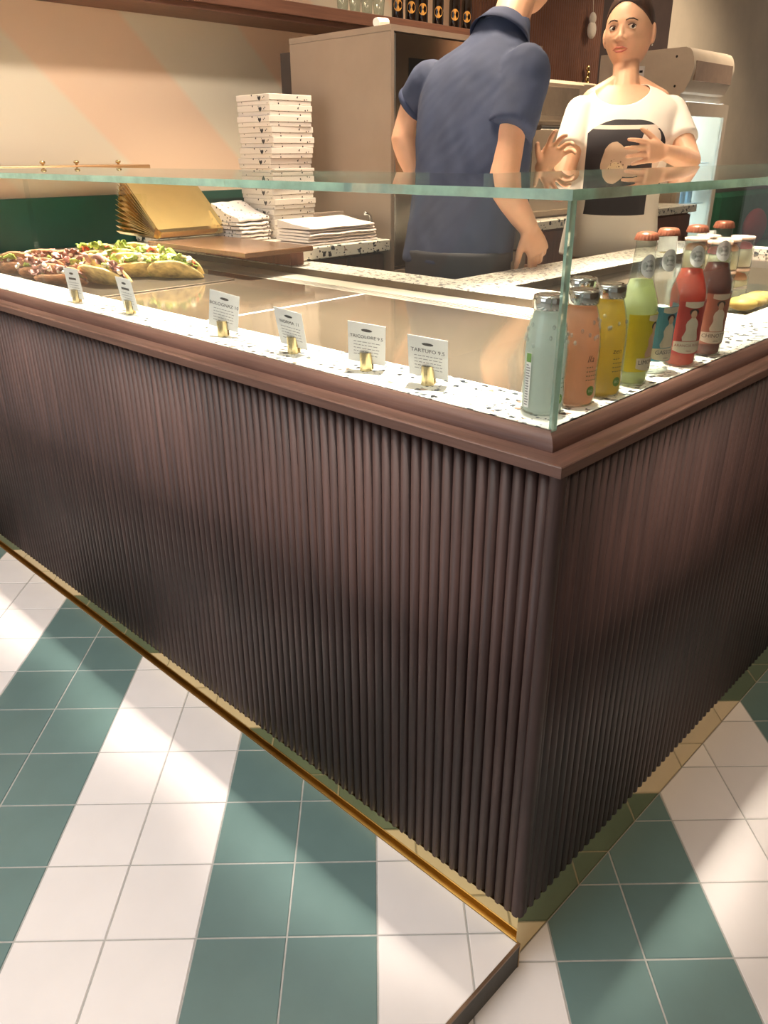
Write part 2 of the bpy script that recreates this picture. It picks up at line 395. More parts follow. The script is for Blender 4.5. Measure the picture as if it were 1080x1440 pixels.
# ---- the man at the inner corner, back towards the entrance
MS = []
m_n = (H_F*math.cos(math.radians(42))+H_R*math.sin(math.radians(42))).normalized(); m_s = m_n.cross(_Z).normalized()   # facing, his right
MD = 2.46
def mp(u, v, d=None): return dep(u, v, MD+.07*max(0, min(1, (v-235)/150)) if d is None else d)
m_secs = [(mp(640, 412), .176, .126), (mp(643, 350), .182, .132), (mp(652, 290), .176, .124), (mp(661, 235), .181, .121), (mp(665, 190), .190, .121), (mp(669, 145), .197, .118), (mp(674, 110), .188, .110), (mp(684, 80), .150, .098), (mp(700, 54), .095, .080), (mp(708, 34), .068, .068)]
m_feet_z = 0.0
hipc = mp(642, 395)
man_body = MB()
rings(man_body, spline_rings([(c, a*.9, b*.88) for c, a, b in m_secs]), m_s, m_n)
m_headc = mp(744, -38, 2.50)
F_m = (H_F*math.cos(math.radians(62))+H_R*math.sin(math.radians(62))-_Z*.18).normalized()
Wm, _ = head(man_body, m_headc, F_m, _Z+F_m*.0, .98, True)
limb(man_body, [(mp(708, 55), .062), (mp(724, 10, 2.47), .058), (mp(733, -30, 2.48), .06)])
m_shR, m_slR, m_elR, m_wrR = mp(736, 106, 2.36), mp(716, 185, 2.34), mp(706, 262, 2.33), mp(742, 318, 2.40)
limb(man_body, [(m_shR, .062), (m_slR, .051), (m_elR, .045), (m_elR.lerp(m_wrR, .35), .046), (m_wrR, .031)])
m_hand_d = (mp(756, 352, 2.43)-m_wrR)
hand(man_body, m_wrR, m_hand_d, -H_R*.5+H_F*.8, -H_R-H_F*.3, 1.06, (.75, .8, .85, .9), .05, .4)
m_shL, m_slL, m_elL, m_wrL = mp(606, 122, 2.56), mp(583, 150, 2.62), mp(567, 197, 2.64), mp(592, 262, 2.68)
limb(man_body, [(m_shL, .06), (m_slL, .048), (m_elL, .042), (m_elL.lerp(m_wrL, .35), .043), (m_wrL, .030)])
hand(man_body, m_wrL, mp(612, 300, 2.70)-m_wrL, -H_F, H_R, 1.0, (.4, .45, .5, .5))
man_pants = MB(); m_ank = []
for sg in (-1, 1):
    hip = hipc+m_s*.09*sg; foot = Vector((hip.x+m_n.x*.02+H_F.x*.03, hip.y+m_n.y*.02+H_F.y*.03, 0))
    knee = hip.lerp(Vector((foot.x, foot.y, .09)), .5)+m_n*.02; ank = Vector((foot.x, foot.y, .09))
    limb(man_body, [(hip, .075), (knee, .052), (ank, .038)]); m_ank.append(ank)
    limb(man_pants, [(hip, .095), (knee, .074), (ank+_Z*.01, .062)])
rings(man_pants, spline_rings([(hipc-_Z*.10, .165, .125), (hipc-_Z*.02, .176, .128), (hipc+_Z*.10, .176, .126)]), m_s, m_n)
man_shirt = MB()
rings(man_shirt, spline_rings([(mp(642, 366), .184, .135)]+m_secs[1:-1]+[(mp(706, 40), .080, .077), (mp(709, 26), .070, .069)]), m_s, m_n)
sleeve(man_shirt, [(m_shR+_Z*.004, .078), (m_shR.lerp(m_slR, .5), .074), (m_slR, .068)])
sleeve(man_shirt, [(m_shL, .076), (m_shL.lerp(m_slL, .6), .068), (m_slL, .062)])
MAN_BODY = remesh(man_body, .0052, 5); MAN_PANTS = remesh(man_pants, .008, 4); MAN_SHIRT = remesh(man_shirt, .0062, 5)
# cut the shirt open at cuffs, hem and collar
def past(pl_p, pl_n, rad, p): return (p-pl_p).dot(pl_n) > 0 and (p-pl_p).length < rad
cR = (m_elR-m_slR).normalized(); cL = (m_elL-m_slL).normalized(); nk_d = (mp(724, 10, 2.47)-mp(706, 50)).normalized()
import mathutils.noise as mn
def man_fold(q):
    s_ = q.dot(m_s); return .010*mn.noise(Vector((s_*8, q.dot(m_n)*8, q.z*2.0)))+.004*mn.noise(Vector((s_*17+q.z*9, q.dot(m_n)*17, q.z*4)))+.0018*mn.noise(Vector((s_*30-q.z*22+3, q.dot(m_n)*30, q.z*8)))
fold(MAN_SHIRT, man_fold)

# ---- the woman by the service ledge, turned towards him
WD_ = 2.78
def wp(u, v, d=None):
    t = max(0, (v-205)/173)
    return dep(u, v, (WD_+.20*t if d is None else d)+.12)
w_n = (-H_F*math.cos(math.radians(12))-H_R*math.sin(math.radians(12))).normalized(); w_s = w_n.cross(_Z).normalized()
w_secs = [(c_, a_*1.04, b_*1.02) for c_, a_, b_ in [(wp(853, 372), .172, .104), (wp(856, 335), .165, .106), (wp(862, 290), .148, .102), (wp(868, 250), .146, .100), (wp(875, 205), .160, .112), (wp(879, 172), .168, .108), (wp(880, 150), .168, .092), (wp(879, 132), .125, .072), (wp(878, 121), .074, .058)]]
wom_body = MB()
rings(wom_body, spline_rings([(c, a*.93, b*.92) for c, a, b in w_secs]), w_s, w_n)
limb(wom_body, [(wp(878, 138), .055), (wp(880, 105, 2.80), .047), (wp(882, 70, 2.83), .050)])
limb(wom_body, [(wp(868, 118, 2.80), .034), (wp(832, 140, 2.79), .036)]); limb(wom_body, [(wp(892, 118, 2.80), .034), (wp(928, 140, 2.79), .036)])
w_headc = wp(885, 46, 2.79)
F_w = (-H_F*math.cos(math.radians(31))-H_R*math.sin(math.radians(31))+_Z*.02).normalized()
Ww, w_rot = head(wom_body, w_headc, F_w, _Z-H_R*.05, 1.13)
w_shR, w_elR, w_wrR = wp(816, 158), wp(785, 272, 2.74), wp(763, 236, 2.52)
w_shL, w_elL, w_wrL = wp(943, 157), wp(971, 226, 2.68), wp(934, 214, 2.52)
limb(wom_body, [(w_shR, .050), (w_shR.lerp(w_elR, .55), .042), (w_elR, .036), (w_elR.lerp(w_wrR, .35), .037), (w_wrR, .025)])
limb(wom_body, [(w_shL, .050), (w_shL.lerp(w_elL, .55), .042), (w_elL, .036), (w_elL.lerp(w_wrL, .35), .036), (w_wrL, .025)])
hand(wom_body, w_wrR, wp(787, 202, 2.44)-w_wrR, H_R*.25-H_F*.9, _Z-H_R*.2, .98, (.22, .3, .42, .5), .22, .2)
hand(wom_body, w_wrL, wp(900, 212, 2.47)-w_wrL, H_F*.9-_Z*.2, _Z, .92, (.15, .2, .22, .28), .10, .2)
wom_pants = MB(); w_hip = wp(853, 378)
for sg in (-1, 1):
    hip = w_hip+w_s*.082*sg-w_n*.012; ank = Vector((hip.x-w_n.x*.10, hip.y-w_n.y*.10, .08)); knee = hip.lerp(ank, .5)+w_n*.015
    limb(wom_body, [(hip, .07), (knee, .048), (ank, .035)]); limb(wom_pants, [(hip, .092), (knee, .068), (ank+_Z*.01, .052)])
rings(wom_pants, spline_rings([(w_hip-_Z*.10, .165, .100), (w_hip, .168, .102), (w_hip+_Z*.05, .162, .100)]), w_s, w_n)
wom_tee = MB()
rings(wom_tee, spline_rings([(wp(853, 358), .184, .114)]+[(c, a+.006, b+.007) for c, a, b in w_secs[1:]]), w_s, w_n)
slR, slL = w_shR.lerp(w_elR, .46), w_shL.lerp(w_elL, .62)
sleeve(wom_tee, [(w_shR, .054), (slR, .055)]); sleeve(wom_tee, [(w_shL, .054), (slL, .054)])
WOM_BODY = remesh(wom_body, .0040, 3); WOM_PANTS = remesh(wom_pants, .008, 4); WOM_TEE = remesh(wom_tee, .0058, 10)
dR = (w_elR-w_shR).normalized(); dL = (w_elL-w_shL).normalized(); nkp = wp(877, 110, 2.70)
cut(WOM_TEE, lambda p: (p-nkp).length < .104)
bm = bmesh.new(); bm.from_mesh(WOM_TEE)
for v in bm.verts:
    if v.is_boundary: v.co = nkp+(v.co-nkp).normalized()*.1045
bm.to_mesh(WOM_TEE); bm.free()
fold(WOM_TEE, lambda q: .0045*(mn.noise(Vector((q.dot(w_s)*11, q.dot(w_n)*8, q.z*4)))+.3))

#END_SCULPT#

# ------------------------------------------------------------------ the setting
RY_ = -.008
PZ = .055                                   # the entrance floor is one low step higher than the aisle floor
struct(MB().box(-4.2, 9, -4, 2.66, -.12, -.0012).build('floor', GROUT))
FLOOR = bpy.data.objects['floor']
PLAT = MB().box(-4.2, -.0085, -.016, 2.66, 0, PZ-.0012)
PLAT = struct(PLAT.build('floor_platform', GROUT))
TS = .15
def clip(poly, a, b, c):                    # keep a*x+b*y<=c
    out = []
    for i in range(len(poly)):
        p, q = poly[i], poly[(i+1) % len(poly)]; dp = a*p[0]+b*p[1]-c; dq = a*q[0]+b*q[1]-c
        if dp <= 0: out.append(p)
        if dp*dq < 0:
            t = dp/(dp-dq); out.append((p[0]+(q[0]-p[0])*t, p[1]+(q[1]-p[1])*t))
    return out
def tile_prism(poly, h=.006, ch=.0012):
    cxx = sum(p[0] for p in poly)/len(poly); cyy = sum(p[1] for p in poly)/len(poly)
    def sh(k):
        r = []
        for x, y in poly:
            d = math.hypot(x-cxx, y-cyy) or 1; r.append((x-(x-cxx)/d*k, y-(y-cyy)/d*k))
        return r
    return MB().loft([[(x, y, 0) for x, y in poly], [(x, y, h-ch) for x, y in poly], [(x, y, h) for x, y in sh(ch*1.4)]])
g = TS/2-.0014
sq = [(-g*2*R2, 0), (0, -g*2*R2), (g*2*R2, 0), (0, g*2*R2)]
full = {k: tile_prism(sq).mesh('tile', m) for k, m in (('w', WHITE_TILE), ('g', GREEN_TILE))}
def lay(parent, a0, b0, ztop, cols, rows, clips, lim=300, margin=1100):
    n = []
    for c in cols:
        for r in rows:
            a, b = (c+.5+a0)*TS, (r+.5+b0)*TS
            X, Y = CAM.x+a*R2+b*R2, CAM.y-a*R2+b*R2
            if X > 2.7 or Y > 2.6: continue
            p = proj((X, Y, ztop))
            if not p or not (-margin < p[0] < 1080+margin and p[1] < 1440+margin): continue
            poly = [(X+x, Y+y) for x, y in sq]; cl = poly
            for k in clips: cl = clip(cl, *k) if cl else cl
            if len(cl) < 3: continue
            ar = abs(sum(cl[i][0]*cl[(i+1) % len(cl)][1]-cl[(i+1) % len(cl)][0]*cl[i][1] for i in range(len(cl))))/2
            if ar < 3e-5: continue
            key = 'g' if (c//2) % 2 else 'w'
            if len(cl) == 4 and all(abs(p_[0]-q_[0])+abs(p_[1]-q_[1]) < 1e-6 for p_, q_ in zip(cl, poly)): me = full[key]
            else: me = tile_prism([(x-X, y-Y) for x, y in cl]).mesh('tile', WHITE_TILE if key == 'w' else GREEN_TILE)
            n.append(((Vector((X, Y, ztop))-CAM).length, me, X, Y))
    n.sort(key=lambda t: t[0])
    for _, me, X, Y in n[:lim]: link('tile', me, parent, (X, Y, ztop-.006))
lay(PLAT, -4.0181, 5.9704, PZ, range(-22, 10), range(-10, 18), [(1, 0, -.009), (0, -1, .0135)])
lay(FLOOR, 3.9784-8, 5.8873, 0.0, range(-8, 24), range(-12, 14), [(0, 1, RY_+.002)])
# step riser, its metal nosing and the double brass strip along the counter
struct(MB().box(-4.2, -.0085, -.0175, -.016, 0, PZ-.004).build('trim_1', SLATE))
struct(MB().box(-4.2, -.0085, -.0185, -.0135, PZ-.004, PZ+.0006).build('trim_2', mat('nosing_bronze', (132, 104, 82), .35, .7)))
t3 = MB().box(-.0085, -.0062, -.0185, 2.6, .0, PZ+.0008)
struct(t3.build('trim_3', mat('aged_brass', (176, 146, 98), .3, 1, .05)))
struct(MB().box(-.0062, .0008, -.008, 2.6, 0, PZ-.010).build('trim_4', mat('aged_brass', (176, 146, 98), .3, 1, .05)))

# back wall: painted diagonal bands, then timber panelling, a dark panel and plain plaster
def banded_wall():
    m, nt, b = nodes_of('painted_band_wall'); L = nt.links
    tc = N(nt, 'ShaderNodeTexCoord'); sp = N(nt, 'ShaderNodeSeparateXYZ'); L.new(tc.outputs['Object'], sp.inputs[0])
    ad = N(nt, 'ShaderNodeMath', operation='ADD'); L.new(sp.outputs[0], ad.inputs[0]); L.new(sp.outputs[2], ad.inputs[1])
    dv = N(nt, 'ShaderNodeMath', operation='DIVIDE'); dv.inputs[1].default_value = 1.1; L.new(ad.outputs[0], dv.inputs[0])
    fr = N(nt, 'ShaderNodeMath', operation='FRACT'); L.new(dv.outputs[0], fr.inputs[0])
    r = ramp(nt, [(0, lin((232, 202, 175))), (.47, lin((232, 202, 175))), (.5, lin((226, 214, 192))), (.97, lin((226, 214, 192))), (1, lin((232, 202, 175)))])
    L.new(fr.outputs[0], r.inputs[0]); L.new(r.outputs[0], b.inputs['Base Color']); b.inputs['Roughness'].default_value = .45
    return m
struct(MB().box(-4.2, 2.95, 2.66, 2.78, 0, 3.1).build('wall_back', banded_wall()))
def slat_wall():
    m, nt, b = nodes_of('timber_panelling'); L = nt.links
    tc = N(nt, 'ShaderNodeTexCoord'); wv = N(nt, 'ShaderNodeTexWave', Scale=13.0, Distortion=0.0); wv.bands_direction = 'X'; L.new(tc.outputs['Object'], wv.inputs['Vector'])
    nz = N(nt, 'ShaderNodeTexNoise', Scale=6.0, Detail=5.0); L.new(tc.outputs['Object'], nz.inputs['Vector'])
    r = ramp(nt, [(.3, lin((118, 78, 60))), (.7, lin((134, 90, 70)))]); L.new(nz.outputs[0], r.inputs[0]); L.new(r.outputs[0], b.inputs['Base Color'])
    bp = N(nt, 'ShaderNodeBump', Strength=.6, Distance=.01); L.new(wv.outputs[0], bp.inputs['Height']); L.new(bp.outputs[0], b.inputs['Normal']); b.inputs['Roughness'].default_value = .5
    return m
struct(MB().box(2.95, 4.44, 2.63, 2.78, 0, 3.1).build('wall_panelling', slat_wall()))
struct(MB().box(4.44, 5.40, 2.645, 2.78, 0, 3.1).build('wall_recess', mat('dark_panel', (66, 50, 44), .5)))
struct(MB().box(5.40, 9, 2.66, 2.78, 1.0, 3.1).build('wall_right', mat('plaster', (214, 200, 180), .7, 0, .03, 3)))
struct(MB().box(5.40, 9, 2.645, 2.78, 0, 1.0).build('wall_dado', mat('grey_dado', (112, 108, 102), .6)))
struct(MB().box(-4.2, 9, -4, 2.78, 3.1, 3.2).build('ceiling', mat('ceiling_paint', (226, 216, 204), .9)))
struct(MB().box(-.6, 9, -3.3, -3.2, 0, 3.1).build('wall_front_blocker', mat('taupe_plaster', (128, 108, 92), .8, 0, .04, 3)))  # unseen wall across the aisle, added to keep world light off the counter face
gs = MB().box(-.9, 2.2, 2.636, 2.66, .907, 1.055).box(-.9, 2.2, 2.626, 2.66, 1.055, 1.088)
struct(gs.build('trim_5', mat('green_backsplash', (28, 74, 62), .35)))

# ------------------------------------------------------------------ the fluted counter
CT = thing('display_counter', (0, 0, 0), 'dark walnut fluted display counter with terrazzo top and brass plinth', 'counter')
LX, LY = 2.42, 2.6
RY = -.008                                    # face plane of the aisle side
MB().box(.012, LX, RY+.012, 1.0, .094, .872).box(.012, 1.0, 1.0, LY, .094, .872).build('body', BACKING, CT)
pl = MB().box(.001, LX, RY+.003, .03, 0, .0985).box(.001, .04, .03, LY, 0, .0985)
pl.build('plinth', BRASS, CT)
PITCH_F = .0195
ang = [math.radians(a) for a in range(-110, 111, 22)]
fl = MB().loft([[(.0098-.0098*math.cos(a), .0094*math.sin(a), z) for a in ang] for z in (.096, .873)]).mesh('flute', WALNUT_Z)
fr_ = MB().loft([[(-.0094*math.sin(a), .0098-.0098*math.cos(a), z) for a in ang] for z in (.096, .873)]).mesh('flute', WALNUT_Z)
for me in (fl, fr_):
    me.polygons.foreach_set('use_smooth', [len(p.vertices) == 4 for p in me.polygons])
GAP = .0012
nL, nR = 132, 122
for base_n, axis in ((nL, 'y'), (nR, 'x')):
    panel = None
    for i in range(base_n):
        k, j = divmod(i, 6)
        s = .019+i*PITCH_F + k*GAP
        if j == 0:
            n_in = min(6, base_n-i)
            if axis == 'y': p = MB().box(.0095, .0125, s-.0096, s+PITCH_F*(n_in-1)+.0096, .096, .873)
            else: p = MB().box(s-.0096, s+PITCH_F*(n_in-1)+.0096, RY+.0095, RY+.0125, .096, .873)
            panel = p.build('fluted_panel', WALNUT_Z, CT)
        if axis == 'y': link('flute', fl, panel, (0, s, 0))
        else: link('flute', fr_, panel, (s, RY, 0))
cp = MB().lathe([(.0112, .096), (.0112, .873)], (.0105, RY+.0105, 0), 20).build('corner_post', WALNUT_Z, CT); autosmooth(cp)
# flat ledge and rounded moulding, mitred at the corner
def mitred(prof, name, mats):
    """prof: list of (inset, z); the two runs share a mitre at the corner"""
    a = MB().loft([[(d-.005, (d+RY-.002) if e == 0 else LY, z) for d, z in prof] for e in (0, 1)]).mesh(name, mats[0])
    b = MB().loft([[((d-.005) if e == 0 else LX, d+RY-.002, z) for d, z in prof] for e in (0, 1)]).mesh(name, mats[1])
    for me in (a, b): autosmooth(link(name, me, CT), 30)
mitred([(0, .873), (0, .8865), (.0012, .8877), (.06, .8877), (.06, .873)], 'ledge', (WALNUT_Y, WALNUT_X))
arc = [(.057-.020*math.cos(t), .8877+.0195*math.sin(t)) for t in [math.pi/2*i/7 for i in range(8)]]
mitred([(.037, .8877)]+[(d, z+.0015) for d, z in arc]+[(.0575, .8877)], 'moulding', (WALNUT_Y, WALNUT_X))
# terrazzo top with its two wells
TZ = .907; T0 = .0525; TY0 = .0475
W1 = (.178, .870, .175, 2.30); W2 = (1.016, 2.34, .175, .795)
IN = (1.003, .985)
tt = MB()
z0 = .8878
tt.box(T0, W1[0], TY0, LY, z0, TZ).box(W1[0], W1[1], TY0, W1[2], z0, TZ).box(W1[0], W1[1], W1[3], LY, z0, TZ)
tt.box(W1[1], IN[0], TY0, LY, z0, TZ).box(IN[0], W2[0], TY0, IN[1], z0, TZ).box(W2[0], LX, TY0, W2[2], z0, TZ).box(W2[0], LX, W2[3], IN[1], z0, TZ).box(W2[1], LX, W2[2], W2[3], z0, TZ)
tt.build('terrazzo_top', TERR, CT)
WZ = .8878
wm = mat('well_lining', (104, 92, 80), .3, .8)
MB().box(W1[1]-.002, W1[1], W1[2], W1[3], WZ-.01, TZ-.001).box(W1[0], W1[1], W1[3]-.002, W1[3], WZ-.01, TZ-.001).box(W2[0], W2[1], W2[3]-.002, W2[3], WZ-.01, TZ-.001).build('well_lining', wm, CT)
sb = MB().box(W1[0], W1[1], W1[2], W1[3], .86, .8745).box(W2[0], W2[1], W2[2], W2[3], .86, .8745); sb.build('well_floor', BACKING, CT)
DIV = 1.088
for y0, y1 in ((W1[2], DIV-.006), (DIV+.006, W1[3])): MB().bbox(W1[0], .742, y0, y1, .8745, .8868, .002).build('hot_plate', PLATE, CT)
MB().box(W1[0], .742, DIV-.006, DIV+.006, .8745, .8866).build('divider_strip', mat('white_strip', (240, 236, 226), .5), CT)
MB().bbox(W2[0], W2[1], W2[2], .70, .8745, .8868, .002).build('hot_plate', PLATE, CT)
# slotted air grille along the service side of the first well
vg = MB().box(.792, W1[1]-.002, W1[2], W1[3]-.002, .8745, .8872).box(.742, .746, W1[2], W1[3]-.002, .8745, .8872).build('vent_strip', VENT, CT)
bars = MB(); nb = int((W1[3]-W1[2])/.013)
for i in range(nb):
    y = W1[2]+.004+i*.013; bars.box(.746, .792, y, y+.0060, .8862, .8872)
bars.build('vent_bars', VENT, vg)['kind'] = 'stuff'
MB().box(W2[0], W2[1], .70, W2[3]-.002, .8745, .8866).build('service_strip', STEEL, CT)
MB().box(W1[0]+.002, W1[1]-.002, W1[3]-.004, W1[3]-.002, .8872, .9).build('well_end', STEEL, CT)

# ------------------------------------------------------------------ glass guard
GC = thing('glass_guard', (0, 0, TZ), 'clear glass display guard with green edges on the counter', 'glass case')
GB, GT, GH = TZ-TZ, 1.1838-TZ, 1.1962-TZ
def pane(name, x0, x1, y0, y1, za, zb, thin, joint=()):
    """pane whose two broad faces are clear and whose narrow edges show green"""
    mb = MB().box(x0, x1, y0, y1, za, zb); ids = {'z': (0, 1), 'x': (3, 5), 'y': (2, 4)}[thin]
    mb.m = [0 if i in ids or i in joint else 1 for i in range(6)]
    return mb.build(name, [CASE_GLASS, EDGE_GLASS], GC)
gx = .047; gt = .012; gy = .041
pane('front_pane', gx, gx+gt, gy, 1.4995, GB, GT, 'x', (4,)); pane('front_pane', gx, gx+gt, 1.5005, 2.34, GB, GT, 'x', (2,))
pane('side_pane', gx+gt+.0008, 1.25, gy, gy+gt, GB, GT, 'y', (3,)); pane('side_pane', 1.251, LX, gy, gy+gt, GB, GT, 'y', (5,))
pane('top_pane', gx-.004, .56, gy-.004, .70, GT+.0006, GH, 'z', (4, 3)); pane('top_pane', gx-.004, .56, .7006, 2.34, GT+.0006, GH, 'z', (2,))
pane('top_pane', .5606, LX, gy-.004, .56, GT+.0006, GH, 'z', (5,))

#OBJECTS#
# ------------------------------------------------------------------ joinery and machines behind the counter
SLZ0, SLZ1 = .9105, .95
bc = thing('base_cabinet', (.98, 1.63, 0), 'brown wooden base cabinet under the terrazzo worktop with the napkins', 'cabinet')
MB().box(.03, .40, .02, 1.0, 0, SLZ0-.0005).build('carcass', CAB_WOOD, bc)
for k in range(2): d = MB().bbox(.035+k*.185, .215+k*.185, 0, .019, .1, .9, .003).build('door', CAB_WOOD, bc); MB().tube([(.2+k*.06, -.004, .62), (.2+k*.06, -.004, .78)], .004).build('handle', BRASS2, d)
wt = MB().bbox(.945, 1.383, 1.6, 2.625, SLZ0, SLZ1, .003).build('terrazzo_worktop', TERR_B)
tag(wt, 'thick speckled terrazzo worktop carrying the pizza boxes and napkins', 'worktop')

tc_ = thing('oven_tower', (1.387, 1.6, 0), 'tall taupe cabinet with built-in stainless steel oven', 'cabinet')
TAUPE = mat('taupe_laminate', (150, 132, 116), .4, 0, .03, 5)
MB().bbox(0, .018, 0, .52, 0, 1.6, .002).build('side_panel', TAUPE, tc_)
MB().box(.019, .86, .03, .5, 0, 1.598).build('carcass', mat('dark_taupe', (92, 78, 68), .5), tc_)
MB().box(0, .88, 0, .52, 1.6, 1.618).build('top_panel', TAUPE, tc_)
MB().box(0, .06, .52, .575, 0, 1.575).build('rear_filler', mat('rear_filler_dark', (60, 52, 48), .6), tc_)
ov = MB().bbox(.02, .86, 0, .029, .85, 1.597, .003).build('oven_front', STEEL, tc_)
MB().box(.09, .185, -.003, .0005, 1.452, 1.527).build('control_display', mat('black_glass', (26, 26, 26), .12), ov)
MB().box(.09, .185, -.003, .0005, 1.34, 1.44).build('control_panel', mat('black_panel', (44, 42, 40), .3), ov)
MB().lathe([(.014, 0), (.014, .012), (.012, .016)], (0, 0, 0), 16).build('knob', CHROME, ov, (.14, -.003, 1.40)).rotation_euler = (math.pi/2, 0, 0)
MB().box(.25, .80, -.004, .0005, 1.0, 1.45).build('oven_window', mat('black_glass', (26, 26, 26), .12), ov)
MB().tube([(.24, -.004, 1.49), (.24, -.045, 1.49), (.81, -.045, 1.49), (.81, -.004, 1.49)], .009).build('oven_handle', CHROME, ov)
MB().bbox(.02, .86, 0, .029, .1, .84, .003).build('lower_door', TAUPE, tc_)

bc2 = thing('base_cabinet', (2.3, 1.66, 0), 'long brown wooden base cabinet under the machine and beside the drinks fridge', 'cabinet')
MB().box(0, 1.7, .02, .9, 0, SLZ0-.0005).build('carcass', CAB_WOOD, bc2)
for k in range(4): d = MB().bbox(.005+k*.425, .42+k*.425, 0, .019, .1, .9, .003).build('door', CAB_WOOD, bc2); MB().tube([(.36+k*.425, -.004, .62), (.36+k*.425, -.004, .78)], .004).build('handle', BRASS2, d)
tag(MB().bbox(2.3, 4.02, 1.64, 2.6, SLZ0, SLZ1, .003).build('terrazzo_worktop', TERR_B), 'speckled terrazzo worktop behind the two people, under the beige machine', 'worktop')
dk = thing('deck_oven', (2.34, 1.72, SLZ1), 'beige two-deck oven with chrome handle bar behind the woman', 'oven')
BEIGE = mat('beige_enamel', (196, 176, 152), .35, .1, .02)
MB().bbox(0, .62, .02, .55, .0, .575, .008).build('body', BEIGE, dk)
ud = MB().bbox(.08, .47, 0, .0195, .405, .565, .006).build('upper_door', BEIGE, dk)
MB().bbox(.13, .42, -.003, .001, .43, .545, .0006).build('door_window', mat('smoked_window', (150, 132, 112), .15), ud)
MB().lathe([(.01, 0), (.01, .012)], (0, 0, 0), 12).build('knob', mat('black_knob', (30, 28, 28), .4), ud, (.105, -.0005, .47)).rotation_euler = (math.pi/2, 0, 0)
ld = MB().bbox(.02, .6, 0, .0195, .03, .39, .006).build('lower_door', BEIGE, dk)
MB().tube([(.05, 0, .375), (.05, -.05, .38), (.56, -.05, .38), (.56, 0, .375)], .011, 10).build('handle_bar', CHROME, ld)

# shelf with bottles and glasses
ws = thing('wall_shelf', (-1.4, 2.4, 1.725), 'long dark brown timber shelf high on the back wall holding bottles', 'shelf')
MB().bbox(0, 4.33, 0, .259, .02, .068, .002).build('board', SHELF_WOOD, ws)
MB().box(.01, 4.32, .02, .255, 0, .0195).build('under_rail', SHELF_WOOD, ws)
DK = mat('dark_bottle_glass', (30, 20, 14), .08, 0, .05, spec=.7)
prof = [(.026, 0), (.0275, .004), (.0275, .115), (.024, .14), (.013, .175), (.0125, .212)]
bot_me = MB().lathe(prof, n=20).mesh('glass_body', DK, True)
capm = MB().lathe([(.0128, .206), (.0142, .208), (.0142, .218), (.012, .221)], n=16).mesh('cap', BRASS2)
def ring_patch(r, a0, a1, z0, z1, n=10, m=PAPER, oval=False):
    """label wrapped on a cylinder, facing -Y at angle 0"""
    vs_ = []; fs = []
    if oval:
        k = 20; vs_.append((r*math.sin((a0+a1)/2), -r*math.cos((a0+a1)/2), (z0+z1)/2))
        for i in range(k):
            t = 2*math.pi*i/k; a = (a0+a1)/2+(a1-a0)/2*math.cos(t); vs_.append((r*math.sin(a), -r*math.cos(a), (z0+z1)/2+(z1-z0)/2*math.sin(t)))
        fs = [(0, 1+i, 1+(i+1) % k) for i in range(k)]
    else:
        for i in range(n+1):
            a = a0+(a1-a0)*i/n; vs_ += [(r*math.sin(a), -r*math.cos(a), z0), (r*math.sin(a), -r*math.cos(a), z1)]
        fs = [(2*i, 2*i+2, 2*i+3, 2*i+1) for i in range(n)]
    return MB().add(vs_, fs)
lab_me = ring_patch(.0279, -.75, .75, .035, .085, oval=True).mesh('label', mat('gold_label', (206, 150, 70), .4))
ordw = ['first', 'second', 'third', 'fourth', 'fifth', 'sixth']
for k, x in enumerate((2.345, 2.438, 2.518, 2.633, 2.758, 2.853)):
    b = thing('beer_bottle', (x, 2.47, 1.7935), 'dark bottle with oval gold label on the high shelf, %s counting from the glasses' % ordw[k], 'bottle', 'dark bottles on the high shelf', -.75)
    link('glass_body', bot_me, b); link('cap', capm, b); link('label', lab_me, b)
tum = MB().lathe([(.022, 0), (.03, .09), (.0285, .09), (.0205, .004)], n=20, cap=False).mesh('tumbler', CLEAR, True)
for k, x in enumerate((1.985, 2.06, 2.135, 2.21)):
    tag(link('tumbler', tum, None, (x, 2.46, 1.7932)), 'clear drinking glass on the high shelf, %s counting from the dark bottles' % ordw[3-k], 'glass', 'clear glasses on the high shelf')
pr = MB().tube([(0, 0, 0), (.06, .01, .006)], [.014, .013], 14)
tag(pr.build('paper_roll', PAPER, None, (1.41, 1.69, 1.6322)), 'small white paper roll lying on the tall cabinet', 'paper roll')

# small wall shelf with brass pegs at the left
sw = thing('peg_shelf', (-.1, 2.42, 1.183), 'thin pale wooden shelf with three brass knobs on the peach wall', 'shelf')
MB().bbox(0, 1.03, 0, .239, 0, .016, .002).build('board', wood('pale_wood', (150, 112, 74), (186, 146, 104), 0, .4), sw)
for x in (.65, .775, .94): MB().lathe([(.004, 0), (.004, .005), (.009, .007), (.010, .012), (.006, .016)], (x, .075, .016), 14).build('knob', BRASS2, sw, smooth=True)

# hanging ornaments on the timber panelling
ho = MB().ell((0, 0, 0), .045, .02, .05).ell((.0, 0, .062), .032, .018, .035).tube([(0, 0, .09), (0, .01, .2)], .002)
tag(ho.build('hanging_ornament', mat('white_felt', (224, 216, 204), .8), None, (4.27, 2.60, 1.93), True), 'white felt ornament hanging on a string from the timber wall', 'ornament')
go = MB()
for k in range(5): go.ell((.01*(k % 2), 0, -.03*k), .018, .012, .018, nu=10, nv=6)
tag(go.build('gold_ornament', GOLD, None, (4.28, 2.608, 1.72), True), 'small gold beaded ornament hanging near the dark wall recess', 'ornament')

